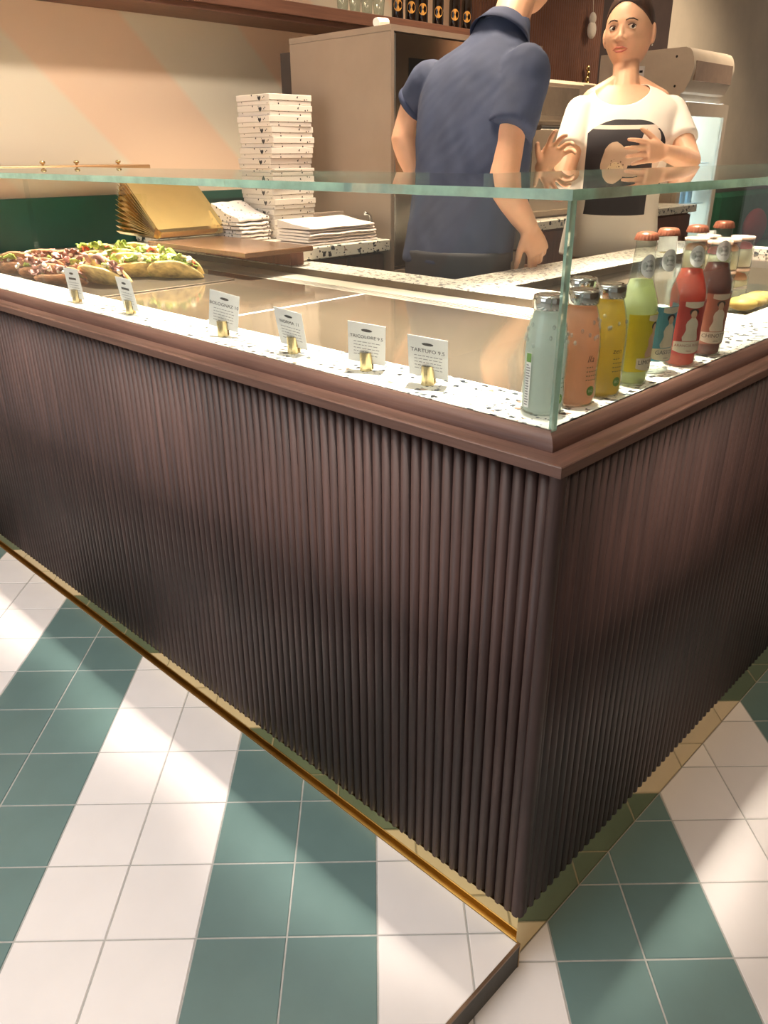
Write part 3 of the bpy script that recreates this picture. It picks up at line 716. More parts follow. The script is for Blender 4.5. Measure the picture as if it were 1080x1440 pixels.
# drinks fridge
fr = thing('drinks_fridge', (4.09, 1.81, 0), 'upright beige drinks fridge with lit glass door and rounded canopy', 'fridge')
FB = mat('fridge_enamel', (216, 200, 180), .4, 0, .02)
MB().box(0, .02, .03, .6, 0, 1.5).box(.54, .56, .03, .6, .05, 1.5).box(.02, .54, .58, .6, .05, 1.5).box(0, .56, .03, .6, 0, .2).build('cabinet_body', FB, fr)
n = 8; pr_ = [(.60, 1.50), (.60, 1.765), (.06, 1.77)]+[(.0+.05*(1-math.cos(t))-.0, 1.66+.105*math.sin(t)) for t in [math.pi/2*(n-i)/n for i in range(n+1)]]+[(.012, 1.60), (.04, 1.545), (.06, 1.535), (.06, 1.50)]
cn = MB().loft([[(x, y, z) for y, z in pr_] for x in (0, .56)]).build('canopy', FB, fr); autosmooth(cn, 30)
MB().box(.03, .53, -.0015, .012, 1.60, 1.70).build('canopy_sign', mat('canopy_taupe', (168, 142, 122), .35), cn)
for y, z in ((.11, 1.725), (.10, 1.575)): MB().ell((-.001, y, z), .003, .007, .007, nu=8, nv=6).build('screw', mat('screw_dark', (60, 54, 48), .4, .6), cn)
cp_ = MB().box(-.004, 0, .30, .43, 1.55, 1.69).build('thermostat', PAPER, fr); MB().box(-.006, -.004, .31, .41, 1.57, 1.615).build('display', mat('lcd', (58, 62, 56), .2), cp_)
for k in range(3): MB().box(-.006, -.004, .31+k*.035, .33+k*.035, 1.655, 1.668).build('button', mat('black_knob', (30, 28, 28), .4), cp_)
df = MB().box(.0, .05, 0, .028, .2, 1.49).box(.51, .56, 0, .028, .2, 1.49).box(.05, .51, 0, .028, .2, .26).box(.05, .51, 0, .028, 1.42, 1.49).build('door_frame', FB, fr)
MB().box(.05, .51, .012, .017, .26, 1.42).build('door_glass', CLEAR, df)
MB().box(.03, .53, .55, .57, .22, 1.48).build('lit_back', mat('fridge_light', (206, 232, 255), .5, emit=16, var=0), fr)
for z in (.3, .62, .92, 1.16):
    sh = MB().box(.025, .535, .06, .54, z, z+.006).build('shelf', mat('shelf_white', (232, 238, 240), .4), fr)
# bottles in the fridge: a few pixels each
fb = MB().lathe([(.03, 0), (.03, .13), (.012, .17), (.012, .2)], n=12).mesh('fridge_bottle', mat('pale_water_bottle', (190, 214, 228), .15))
for k, (x, z) in enumerate(((.12, .926), (.24, .926), (.36, .926), (.46, .926), (.12, 1.166), (.24, 1.166))):
    tag(link('fridge_bottle', fb, None, (4.09+x, 1.95, z)), 'pale water bottle in the lit fridge, %s shelf, %s from the beige side panel' % ('top' if z > 1 else 'second', ['first', 'second', 'third', 'fourth', 'first', 'second'][k]), 'bottle', 'bottles in the drinks fridge')

# banquette and cushion far behind
bq = thing('banquette', (6.35, 2.05, 0), 'green upholstered banquette bench against the grey dado', 'bench')
GV = mat('green_velvet', (22, 92, 66), .8, 0, .08)
MB().bbox(0, 2.2, 0, .55, .1, .44, .03).build('seat', GV, bq); MB().bbox(0, 2.2, .42, .58, .45, .90, .03).build('backrest', GV, bq); MB().box(.04, 2.16, .05, .5, 0, .1).build('base', BACKING, bq)
cu_ = MB().ell((0, 0, 0), .22, .07, .16)
tag(cu_.build('cushion', mat('red_cloth', (120, 44, 44), .9), None, (6.95, 2.37, .605), True), 'dark red cushion leaning on the green banquette', 'cushion')

# ------------------------------------------------------------------ on the terrazzo worktop: boxes, napkins, tray board
def speckle_paper(name, base, scale, thr):
    m, nt, b = nodes_of(name); L = nt.links
    tc = N(nt, 'ShaderNodeTexCoord'); vo = N(nt, 'ShaderNodeTexVoronoi', Scale=scale); L.new(tc.outputs['Object'], vo.inputs['Vector'])
    se = N(nt, 'ShaderNodeSeparateColor'); L.new(vo.outputs['Color'], se.inputs[0])
    lt = N(nt, 'ShaderNodeMath', operation='LESS_THAN'); lt.inputs[1].default_value = .3; L.new(vo.outputs['Distance'], lt.inputs[0])
    gt = N(nt, 'ShaderNodeMath', operation='GREATER_THAN'); gt.inputs[1].default_value = thr; L.new(se.outputs[0], gt.inputs[0])
    mu = N(nt, 'ShaderNodeMath', operation='MULTIPLY'); L.new(lt.outputs[0], mu.inputs[0]); L.new(gt.outputs[0], mu.inputs[1])
    mx = N(nt, 'ShaderNodeMix', data_type='RGBA'); mx.inputs[6].default_value = lin(base); mx.inputs[7].default_value = lin((50, 44, 44)); L.new(mu.outputs[0], mx.inputs[0])
    L.new(mx.outputs[2], b.inputs['Base Color']); b.inputs['Roughness'].default_value = .85
    return m
BOXP = speckle_paper('speckled_card', (216, 206, 196), 95, .72)
NAPP = speckle_paper('speckled_paper', (238, 226, 220), 80, .62)
BS, BH = .19, .0336
box_c = Vector((1.202, 2.0, 0))
def heart():
    vs_ = [(0, 0, -.012)]
    for i in range(17):
        t = math.pi*(i/16*2-1); vs_.append((.0085*math.sin(t)**3*1.1, 0, .0075*(13*math.cos(t)-5*math.cos(2*t)-2*math.cos(3*t)-math.cos(4*t))/13-.003))
    return MB().add(vs_, [(0, i, i+1) for i in range(1, 17)])
heart_me = heart().mesh('heart_notch', INK)
lid_me = MB().bbox(-BS/2, BS/2, -BS/2, BS/2, .014, BH-.0006, .0012).mesh('lid', BOXP)
tray_me = MB().bbox(-BS/2+.002, BS/2-.002, -BS/2+.002, BS/2-.002, 0, .0136, .0012).mesh('tray', BOXP)
NB = 14
words = ['topmost', 'second', 'third', 'fourth', 'fifth', 'sixth', 'seventh', 'eighth', 'ninth', 'tenth', 'eleventh', 'twelfth', 'thirteenth', 'fourteenth', 'fifteenth']
for k in range(NB):
    dx, dy = random.uniform(-.006, .006), random.uniform(-.006, .006)
    i = NB-1-k
    lab = 'white pizza box with black speckles, topmost of the stack by the tall cabinet' if i == 0 else 'white speckled pizza box by the tall cabinet, %s from the top of its stack' % words[i]
    b = thing('pizza_box', (box_c.x+dx, box_c.y+dy, SLZ1+.0004+k*BH), lab, 'box', 'pizza boxes stacked on the worktop', random.uniform(-.03, .03))
    link('lid', lid_me, b); link('tray', tray_me, b)
    h = link('heart_notch', heart_me, b, (-BS/2-.0006, -BS/2+.055, BH-.0105)); h.rotation_euler = (0, 0, -math.pi/2)

def sheet(w_, d_, h, bend=.0, lift=.0, seed=0, back=0):
    """folded paper with a soft sag and rounded fold edge"""
    rnd = random.Random(seed); n = 10; top = []; ph = rnd.uniform(0, 6)
    rings = []
    for i in range(n+1):
        x = -w_/2+w_*i/n; zz = bend*math.sin(math.pi*i/n)+lift*(i/n)**2*1.0+.0012*math.sin(ph+i*1.3)
        rings.append([(x, -d_/2, zz+h*.1), (x, -d_/2-.004, zz+h*.5), (x, -d_/2, zz+h*.9), (x, 0, zz+h+back*.35), (x, d_/2*.6, zz+h+back*.8), (x, d_/2, zz+h+back), (x, d_/2, zz)])
    return MB().loft(rings)
# pile of folded speckled wraps
pz = SLZ1+.0003
for k in range(6):
    top = k == 5
    h = .0115 if not top else .016
    o = sheet(.135, .155, h*.93, 0, .004 if top else .0, k, .045 if top else 0).build('paper_wrap', NAPP, None, (1.02+random.uniform(-.004, .004), 2.0+random.uniform(-.005, .005), pz), rotz=random.uniform(-.05, .05))
    autosmooth(o)
    tag(o, 'black-speckled white paper wrap behind the gold trays, ' + ('topmost of its pile' if top else '%s from the top of its pile' % words[5-k]), 'paper', 'speckled paper wraps in a pile')
    pz += h+.0013
pz = SLZ1+.0003
LINEN = mat('plain_tissue', (234, 222, 216), .9, 0, .02, 60)
for k in range(6):
    o = sheet(.325-.004*k, .165, .0088*.9, .0, 0, 20+k, .018 if k == 5 else 0).build('tissue_sheet', LINEN, None, (1.175+random.uniform(-.004, .004), 1.71+random.uniform(-.004, .004), pz), rotz=random.uniform(-.02, .02))
    autosmooth(o)
    tag(o, 'plain white folded tissue on the worktop edge, ' + ('topmost of its pile' if k == 5 else '%s from the top of its pile' % words[5-k]), 'napkin', 'plain white tissues in a pile')
    pz += .0088+.0013
# acrylic and chrome dispenser at the cabinet end
ds = thing('bag_dispenser', (1.362, 1.70, SLZ1+.0002), 'small clear and chrome dispenser beside the white tissues', 'dispenser')
MB().box(-.012, .012, -.03, .14, 0, .006).build('base', CHROME, ds)
MB().tube([(.0, -.02, .004), (.002, -.02, .06), (.0, -.02, .075), (-.010, -.02, .084), (-.03, -.02, .086)], .006).build('arm', CHROME, ds, smooth=True)
MB().bbox(-.14, .010, .128, .136, .006, .088, .003).build('acrylic_panel', glass('frosted_acrylic', (.9, .88, .86), 1.45, .1, .35, (214, 196, 182)), ds)

TB_Z = .9515
tb = MB().bbox(.672, .940, 1.515, 2.06, TB_Z, TB_Z+.0155, .002).build('tray_board', BOARD)
tag(tb, 'dark polished wooden board overhanging the hot plate under gold trays', 'board')
# feet: the board rests on the back strip and the worktop end
MB().box(.88, .935, 1.56, 2.03, TZ+.0004, TB_Z-.0004).build('foot_block', CAB_WOOD, tb)
# fanned gold trays hinged on one long edge
HX, HY, HZ = .818, 2.03, TB_Z+.0165
TL, TW = .25, .25
def gold_tray():
    w2 = TW/2; e = .014
    mb = MB()
    mb.loft([[(x, y, z) for x, z in ((-w2-e, .010), (-w2, 0), (w2, 0), (w2+e, .010), (w2+e-.0012, .0112), (w2-.0005, .0013), (-w2+.0005, .0013), (-w2-e+.0012, .0112))] for y in (.0, TL)])
    mb.add([(-w2, TL, 0), (w2, TL, 0), (w2, TL+.012, .010), (-w2, TL+.012, .010), (-w2, TL, .0013), (w2, TL, .0013), (w2, TL+.011, .0112), (-w2, TL+.011, .0112)], [(0, 1, 2, 3), (7, 6, 5, 4), (2, 6, 7, 3), (0, 3, 7, 4), (1, 5, 6, 2)])
    mb.add([(-w2, 0, 0), (w2, 0, 0), (w2, -.02, .006), (-w2, -.02, .006), (-w2, 0, .0013), (w2, 0, .0013), (w2, -.02, .0073), (-w2, -.02, .0073)], [(3, 2, 1, 0), (4, 5, 6, 7), (3, 7, 6, 2), (4, 7, 3, 0), (1, 2, 6, 5)])
    return mb.mesh('gold_tray', GOLD)
gt_me = gold_tray(); NT = 12
for k in range(NT):
    a = math.radians(1.0 + 38.5*k/(NT-1))
    o = link('gold_tray', gt_me, None, (HX, HY-.010*k/NT, HZ+.0028*k+.0035)); o.rotation_euler = (a, 0, 0)
    tag(o, 'shiny gold card tray, ' + ('uppermost of the fan on the dark board' if k == NT-1 else '%s from the top of the fan on the board' % words[NT-1-k]), 'tray', 'gold trays fanned on the board')

# ------------------------------------------------------------------ price cards
card_info = [('', None, (.099, 1.427, .067, .094, -.01)), ('', None, (.110, 1.192, .007, .176, .024)),
             ('BOLOGNAZ 10', 'BOLOGNAZ', (.111, .841, .44, .102, .197)), ('NORMA 11', 'NORMA', (.112, .626, .132, .306, .113)),
             ('TRICOLORE 9.5', 'TRICOLORE', (.115, .444, .447, .292, .115)), ('TARTUFO 9.5', 'TARTUFO', (.118, .311, .353, .370, .096))]
CW, CH = .064, .072
holder = []
for i in range(11):
    t = math.pi*(.5+i/10); holder.append((.0105*math.cos(t), .0105*math.sin(t)))
hold_me = MB().loft([[(x, y, z) for x, y in holder+[(.001, .0105), (.001, -.0105)]] for z in (0, .030)]).mesh('brass_holder', BRASS2)
hold2_me = MB().box(.0028, .0045, -.0105, .0105, 0, .02).mesh('holder_clip', BRASS2)
labels_c = ['small price card before the dark meat sandwiches', 'small price card before the green salad sandwiches', 'price card reading BOLOGNAZ on the terrazzo ledge', 'price card reading NORMA on the terrazzo ledge', 'price card reading TRICOLORE on the terrazzo ledge', 'price card reading TARTUFO on the terrazzo ledge']
TX = {}
for s, nm, q in card_info:
    if s: TX[s] = text_data(s, .0092 if len(s) < 12 else .0082)
def placed(parent, name, data, mtx, m, mats=None):
    me = bpy.data.meshes.new(name); me.from_pydata(data[0], [], data[1]); me.materials.append(m)
    o = link(name, me, parent); o.matrix_local = mtx; return o
for (s, nm, q), lab in zip(card_info, labels_c):
    x, y, yaw, lean, roll = q
    t = thing('price_card', (x, y, TZ), lab, 'price card', 'price cards on the counter')
    W = Vector((math.sin(yaw), -math.cos(yaw), 0)); Nn = Vector((-math.cos(yaw), -math.sin(yaw), 0)); U = _Z*math.cos(lean)+Nn*math.sin(lean)
    W2_ = W*math.cos(roll)-U*math.sin(roll); U2 = U*math.cos(roll)+W*math.sin(roll); N2 = W2_.cross(U2)
    m4 = Matrix((W2_, U2, N2)).transposed().to_4x4(); m4.translation = Vector((0, 0, .008+.5*CW*abs(math.sin(roll))))
    cd_ = MB().box(-CW/2, CW/2, 0, CH, -.0003, .0003).build('card', PAPER, t); cd_.matrix_local = m4
    def on_card(px, py): return m4 @ Matrix.Translation((px, py, .0007))
    ov_ = MB().add([(0, 0, 0)]+[(.0095*math.cos(a_*.5236), .0026*math.sin(a_*.5236), 0) for a_ in range(12)], [(0, 1+i, 1+(i+1) % 12) for i in range(12)])
    o = ov_.build('logo', INK, t); o.matrix_local = on_card(0, CH*.83)
    if s: placed(t, 'lettering', TX[s], on_card(0, CH*.66), INK)
    else: MB().box(-.016, .016, -.0025, .0025, 0, .0001).build('lettering', INK, t).matrix_local = on_card(0, CH*.66)
    ln = MB()
    for r_ in range(5):
        xx = -.022
        while xx < .02:
            wd = random.uniform(.003, .008); ln.box(xx, min(xx+wd, .023), -.0006-r_*.0058, .0006-r_*.0058, 0, .0001); xx += wd+.0016
    o = ln.build('small_print', GREYINK, t); o.matrix_local = on_card(0, CH*.53)
    hd = link('brass_holder', hold_me, t, Vector((Nn.x, Nn.y, 0))*.003, yaw); link('holder_clip', hold2_me, t, Vector((Nn.x, Nn.y, 0))*-.0005, yaw)
for k, (u, v) in enumerate(((939, 356), (994, 346))):
    p = onz(u, v, TZ)
    t = thing('small_card', (p.x, min(p.y, .93), TZ+.0003), 'small white card on the service ledge behind the ' + ('clear lemonade bottle' if k == 0 else 'dark red bottle'), 'price card')
    MB().box(-.04, .04, 0, .0008, .006, .056).build('card', PAPER, t).rotation_euler = (-.25, 0, -.55); MB().box(-.02, .02, .004, .02, 0, .008).build('foot', BRASS2, t).rotation_euler = (0, 0, -.55)

# ------------------------------------------------------------------ drinks on the counter
def bend(data, r, ang0, z):
    vs_, fs = data; return MB().add([(r*math.sin(ang0+x/r), -r*math.cos(ang0+x/r), z+y) for x, y, _ in vs_], fs)
def liquid(name, rgb, mixd=.62):
    m = bpy.data.materials.new(name); m.use_nodes = True; nt = m.node_tree; b = nt.nodes['Principled BSDF']; L = nt.links
    nz = N(nt, 'ShaderNodeTexNoise', Scale=9.0); tc = N(nt, 'ShaderNodeTexCoord'); L.new(tc.outputs['Object'], nz.inputs['Vector'])
    c = lin(rgb); r = ramp(nt, [(.3, tuple(x*.93 for x in c[:3])+(1,)), (.7, c)]); L.new(nz.outputs[0], r.inputs[0])
    L.new(r.outputs[0], b.inputs['Base Color']); b.inputs['Roughness'].default_value = .25
    tl = N(nt, 'ShaderNodeBsdfTranslucent'); L.new(r.outputs[0], tl.inputs[0]); mx = N(nt, 'ShaderNodeMixShader'); mx.inputs[0].default_value = .62
    L.new(b.outputs[0], mx.inputs[1]); L.new(tl.outputs[0], mx.inputs[2]); L.new(mx.outputs[0], nt.nodes['Material Output'].inputs[0])
    return m
def face_rot(loc, t):
    """z rotation so that the label (facing -Y) is turned t degrees to the right of the camera"""
    d = CAM-Vector(loc); d.z = 0; d.normalize(); rgt = Vector((C_RIGHT.x, C_RIGHT.y, 0)).normalized()
    n_ = d*math.cos(math.radians(t))+rgt*math.sin(math.radians(t))
    return math.atan2(n_.x, -n_.y)
JR = .0300
jprof = [(.012, .0006), (.027, 0), (.0292, .004), (JR, .012), (JR-.0012, .045), (JR-.0005, .062), (.0300, .080), (.0290, .096), (.026, .116), (.0215, .133), (.0195, .139), (.0195, .146)]
jsh = MB().lathe(jprof, n=32).mesh('glass_body', CLEAR, True)
jlq = [(max(r-.0022, .005), z+.002) for r, z in jprof[:-2]]
lid = MB().lathe([(.0212, .139), (.0222, .140), (.0222, .153), (.0212, .157), (.019, .158), (.017, .1565)], n=32).mesh('lid', CHROME, True)
txt_j = text_data('lla', .013, .25); txt_b = text_data('BIO', .0055); txt_z = text_data('zen', .011, .25)
juices = [((761, 577), (236, 244, 242), 'pale mint', 42), ((806, 565), (250, 206, 178), 'peach pink', 40), ((840, 553), (246, 222, 112), 'golden yellow', 40), ((861, 541), (232, 212, 140), 'straw yellow', 40)]
for (u, v), rgb, nm, tt_ in juices:
    p = onz(u, v, TZ); p.y = max(p.y, gy+gt+JR+.003); p.x = max(p.x, gx+gt+JR+.003)
    if nm == 'golden yellow': p.x += .006
    if nm == 'straw yellow': p = Vector((.285, .156, TZ))
    t = thing('juice_bottle', (p.x, p.y, TZ+.0003), '%s juice in a squat glass bottle with silver lid' % nm, 'bottle', None, face_rot(p, tt_))
    link('glass_body', jsh, t)
    MB().lathe(jlq, n=28).build('juice', liquid('juice_'+nm.replace(' ', '_'), rgb), t, smooth=True)
    link('lid', lid, t)
    bend(txt_j if nm != 'golden yellow' else txt_z, JR+.0006, -.15, .068).build('lettering', INK, t)
    ln = MB()
    for r_ in range(4):
        d_ = MB()
        for q_ in range(5 if r_ else 3): ln.v, ln.f, ln.m = (lambda e: (ln.v+e.v, ln.f+[tuple(i+len(ln.v) for i in f) for f in e.f], ln.m+e.m))(ring_patch(JR+.0005, -.32+q_*.13, -.24+q_*.13, .056-r_*.006, .0575-r_*.006, 2))
    ln.build('small_print', mat('green_ink', (96, 116, 84), .7), t)
    bd = ring_patch(JR+.0004, -.22, .22, .016, .030, oval=True).build('badge', mat('leaf_green', (104, 150, 60), .6), t)
    bend(txt_b, JR+.0009, 0, .023).build('badge_lettering', mat('pale_print', (214, 228, 190), .7), bd)
    if nm == 'pale mint':
        bp_ = ring_patch(JR+.0004, -1.75, -1.45, .01, .085).build('side_label', PAPER, t)
        ring_patch(JR+.0006, -1.74, -1.46, .072, .084).build('label_square', mat('leaf_green', (104, 150, 60), .6), bp_)
        ln = MB()
        for r_ in range(16): e = ring_patch(JR+.0007, -1.72, -1.72+random.uniform(.12, .24), .013+r_*.0036, .0148+r_*.0036, 3); ln.add(e.v, e.f)
        ln.build('side_print', GREYINK, bp_)
    # moulded leaf relief on the shoulder
    lf = MB()
    for k in range(26):
        a = random.uniform(-math.pi, math.pi); z = random.uniform(.09, .122); rr = .0312 if z < .094 else .029-(z-.096)*.18
        lf.ell((rr*math.sin(a), -rr*math.cos(a), z), .0022, .0022, .0034, nu=6, nv=4)
    lf.build('shoulder_relief', glass('glass_relief', (.98, .99, .98), 1.15, .15, .22, (226, 232, 222)), t, smooth=True)['kind'] = 'stuff'

SR = .0285
sprof = [(.012, .0006), (.023, 0), (.0262, .003), (.0268, .03), (.0272, .06), (SR, .098), (.0296, .112), (.0287, .122), (.0225, .140), (.0185, .152), (.0165, .17), (.0148, .19), (.0138, .205), (.0145, .207), (.0145, .214)]
ssh = MB().lathe(sprof, n=36).mesh('glass_body', CLEAR, True)
crown = []
cap_me = MB()
for z, r, s_ in ((.2105, .0165, .0007), (.2125, .0166, .0006), (.218, .0152, .0002), (.2205, .0135, 0), (.2215, .010, 0)):
    crown.append([((r+s_*math.cos(21*2*math.pi*i/84))*math.cos(2*math.pi*i/84), (r+s_*math.cos(21*2*math.pi*i/84))*math.sin(2*math.pi*i/84), z) for i in range(84)])
cap_me = MB().loft(crown).mesh('crown_cap', mat('copper_cap', (190, 112, 84), .35, .35), True)
CREAM = mat('label_cream', (232, 220, 196), .7); SKINP = mat('label_figure', (216, 178, 146), .7); HAIRP = mat('label_hair', (48, 30, 26), .7)
sodas = [((884, 537), 'LIMONATA', (226, 232, 186), (212, 194, 30), 56, 'yellow LIMONATA label and pale lemon drink', .115, (48, 40, 30), SKINP),
         ((914, 522), 'GASSOSA', None, (86, 156, 176), 40, 'blue GASSOSA label and clear drink', 0, (70, 80, 92), CREAM),
         ((953, 511.5), 'ARANCIA ROSSA', (226, 108, 80), (184, 56, 50), 26, 'red ARANCIA ROSSA label and coral drink', .155, (150, 50, 40), SKINP),
         ((989, 497), 'CHINOTTO', (140, 56, 34), (172, 100, 76), 30, 'brown CHINOTTO label and dark red drink', .155, (60, 36, 30), SKINP)]
neck_t = [text_data('ANTICA', .0042), text_data('BEVANDA', .0040), text_data('NATURALE', .0038)]
def rad_at(z):
    for (r0, z0_), (r1, z1_) in zip(sprof, sprof[1:]):
        if z0_ <= z <= z1_ and z1_ > z0_: return r0+(r1-r0)*(z-z0_)/(z1_-z0_)
    return .0145
def wrap(pts, a0, off, fs):
    return MB().add([((rad_at(z)+off)*math.sin(a0+x/.0275), -(rad_at(z)+off)*math.cos(a0+x/.0275), z) for x, z in pts], fs)
def patch(x0, x1, z0, z1, off, a0=0, nx=12, nz=5, zf=None):
    pts = []; fs = []
    for j in range(nz+1):
        for i in range(nx+1):
            x = x0+(x1-x0)*i/nx; z = z0+(z1-z0)*j/nz
            pts.append((x, zf(x, z) if zf else z))
    for j in range(nz):
        for i in range(nx): a = j*(nx+1)+i; fs.append((a, a+1, a+nx+2, a+nx+1))
    return wrap(pts, a0, off, fs)
def blob(cx_, cz, rx, rz, off, n_=16):
    return wrap([(cx_, cz)]+[(cx_+rx*math.cos(2*math.pi*i/n_), cz+rz*math.sin(2*math.pi*i/n_)) for i in range(n_)], 0, off, [(0, 1+i, 1+(i+1) % n_) for i in range(n_)])
for (u, v), nm, liq, lab, tt_, desc, fill, inkc, bandc in sodas:
    p = onz(u, v, TZ); p.y = max(p.y, gy+gt+SR+.003)
    t = thing('soda_bottle', (p.x, p.y, TZ+.0003), 'glass soda bottle with %s' % desc, 'bottle', None, face_rot(p, tt_))
    link('glass_body', ssh, t); link('crown_cap', cap_me, t)
    if liq:
        MB().lathe([(max(r-.0022, .005), z+.0025) for r, z in sprof if z < .158], n=32).build('drink', liquid('drink_'+nm.lower().replace(' ', '_'), liq), t, smooth=True)
    key = nm.lower().replace(' ', '_')
    lb = patch(-.043, .043, .022, .108, .0006, nx=24).build('label', mat('label_'+key, lab, .6), t)
    # drawn figure: hair, face, dress
    MB_ = blob(0, .087, .0048, .0066, .0011); e = blob(.0, .0905, .0075, .0058, .0009)
    e.build('figure_hair', HAIRP, lb)
    MB_.build('figure_face', SKINP, lb)
    pts = []; fs = []; prof_ = [(.084, -.002, .002), (.080, -.0045, .0045), (.076, -.0085, .0085), (.070, -.0105, .0105), (.062, -.009, .0095), (.055, -.0115, .011), (.050, -.014, .013), (.044, -.0125, .0125)]
    for z_, xl, xr in prof_:
        for i in range(7): pts.append((xl+(xr-xl)*i/6, z_))
    for j in range(len(prof_)-1):
        for i in range(6): q = j*7+i; fs.append((q, q+7, q+8, q+1))
    d_ = wrap(pts, 0, .001, fs)
    d_.build('figure_dress', CREAM if nm != 'LIMONATA' else SKINP, lb)
    patch(-.026, .026, .028, .043, .0012, nx=14, zf=lambda x, z: z-(.005*(1-(x/.026)**2) if z < .03 else 0)).build('name_band', CREAM, lb)
    patch(-.015, .015, .100, .107, .0012, nx=10, zf=lambda x, z: z-(.003*(1-(x/.015)**2) if z < .103 else 0)).build('crest', CREAM, lb)
    T = text_data(nm, .0092 if len(nm) < 10 else .0062)
    wrap([(x, .0365+y) for x, y, _ in T[0]], 0, .0017, T[1]).build('name_lettering', mat('ink_'+key, inkc, .7), lb)
    T = text_data('bibita', .004)
    wrap([(x, .0275+y) for x, y, _ in T[0]], 0, .0017, T[1]).build('sub_lettering', mat('ink_'+key, inkc, .7), lb)
    NA = math.radians(20-tt_)
    nk = wrap([(0, .1755)]+[(.021*math.cos(2*math.pi*i/24), .1755+.0165*math.sin(2*math.pi*i/24)) for i in range(24)], NA, .0007, [(0, 1+i, 1+(i+1) % 24) for i in range(24)]).build('neck_label', mat('neck_label_grey', (222, 218, 212), .7), t)
    for q_, T in enumerate(neck_t): wrap([(x, .182-q_*.0065+y) for x, y, _ in T[0]], NA, .0012, T[1]).build('neck_lettering', INK, nk)

# dessert jars: two tiers on the second hot plate
JG = MB().lathe([(.028, 0), (.030, .004), (.030, .05), (.0265, .058), (.0285, .062), (.0285, .068)], n=24, cap=False).mesh('glass_jar', CLEAR, True)
JC = MB().lathe([(.0275, .003), (.0275, .04), (.0255, .046)], n=20).mesh('cream', mat('dessert_cream', (238, 224, 190), .6), True)
def topping(c): return MB().lathe([(.0255, .0462), (.0262, .052), (.020, .060), (.008, .063)], n=18).mesh('topping', c, True)
TOPS = [topping(mat('berry_topping', (196, 70, 74), .4)), topping(mat('peach_topping', (232, 168, 128), .4))]
JLID = MB().lathe([(.0288, .0682), (.0295, .069), (.0295, .0745), (.027, .0755)], n=24).mesh('lid', mat('clear_pink_lid', (230, 190, 170), .2), True)
spots = [(1.20, .33), (1.275, .34), (1.35, .335), (1.24, .405), (1.32, .41)]
dsc = ['nearest the soda bottles', 'middle of the front row', 'far end of the front row', 'near end of the back row', 'far end of the back row']
for tier in range(2):
    for k, (x, y) in enumerate(spots):
        t = thing('dessert_jar', (x, y, .8871+tier*.0762), '%s-topped cream dessert jar, %s tier, %s' % ('berry' if (k+tier) % 2 else 'peach', 'upper' if tier else 'lower', dsc[k]), 'jar', 'dessert jars in two tiers')
        link('glass_jar', JG, t); link('cream', JC, t); link('topping', TOPS[0 if (k+tier) % 2 else 1], t); link('lid', JLID, t)
pc = thing('pastry_box', (1.19, .235, .8871), 'clear plastic box of golden pastry in front of the dessert jars', 'box')
MB().bbox(-.07, .10, -.045, .045, 0, .05, .012).build('clear_shell', CLEAR, pc)
for k in range(3): MB().ell((-.04+.055*k, 0, .021), .03, .034, .016).build('pastry', mat('pastry_gold', (226, 184, 96), .5, bump=.4), pc, smooth=True)

# ------------------------------------------------------------------ stuffed flatbreads in the hot well
BREAD = mat('toasted_bread', (222, 178, 116), .75, 0, .33, 26, bump=.8); BREAD_D = mat('dark_bread', (176, 122, 84), .75, 0, .36, 30, bump=.8)
GREENS = mat('salad_green', (142, 160, 66), .6, 0, .3, 60); HAM = mat('cured_meat', (136, 90, 80), .5, 0, .25, 60); MOZ = mat('white_cheese', (236, 226, 204), .5)
PALE = mat('bread_crumb', (232, 210, 166), .8, 0, .08, 60)
TOM = mat('tomato_red', (190, 74, 44), .45, 0, .2, 40)
tr1 = MB().bbox(.20, .66, 1.56, 2.26, .8872, .8905, .0015)
tag(tr1.build('steel_tray', wm), 'flat steel tray under the stuffed flatbreads', 'tray')
def halfmoon(L_, Wd, th, bulge, seed):
    """uneven half-disc of flatbread, straight fold along x, arc towards +y"""
    rnd = random.Random(seed); n = 18; rings_ = []; ph = rnd.uniform(0, 6); pt_ = rnd.uniform(-.25, .25)
    edge = [1+.05*math.sin(3*math.pi*i/n+ph)+rnd.uniform(-.03, .03) for i in range(n+1)]
    for j, (sc_, z) in enumerate(((.95, 0), (1, th*.3), (1, th*.75), (.93, th), (.75, th+bulge*.7), (.4, th+bulge))):
        ring = []
        for i in range(n+1):
            a = math.pi*i/n; w_ = math.sin(a)**.8
            wav = .004*math.sin(2*a+ph)+.002*math.sin(5*a+ph)
            ring.append((L_*.5*math.cos(a)*sc_+pt_*w_*Wd, Wd*w_*sc_*edge[i], z+wav*w_))
        for i in range(1, 4): x = -L_*.5*sc_+L_*sc_*i/4; ring.append((x, -.004, z))
        rings_.append(ring)
    return MB().loft(rings_)
def leaf(f, c, sz, rot, rnd):
    """small crumpled leaf or slice with a curled rim"""
    n = 4; vs_ = []; fs = []; a0, a1 = rnd.uniform(0, 6), rnd.uniform(0, 6)
    for j in range(n+1):
        for i in range(n+1):
            x, y = i/n*2-1, j/n*2-1; k = 1-.25*(x*x*y*y)
            vs_.append(Vector(c)+rot @ Vector((x*sz*k, y*sz*.62*k, sz*(.28*math.sin(2.6*x+a0)+.22*math.sin(3.4*y+a1)))))
    for j in range(n):
        for i in range(n): q = j*(n+1)+i; fs.append((q, q+1, q+n+2, q+n+1))
    f.add(vs_, fs)
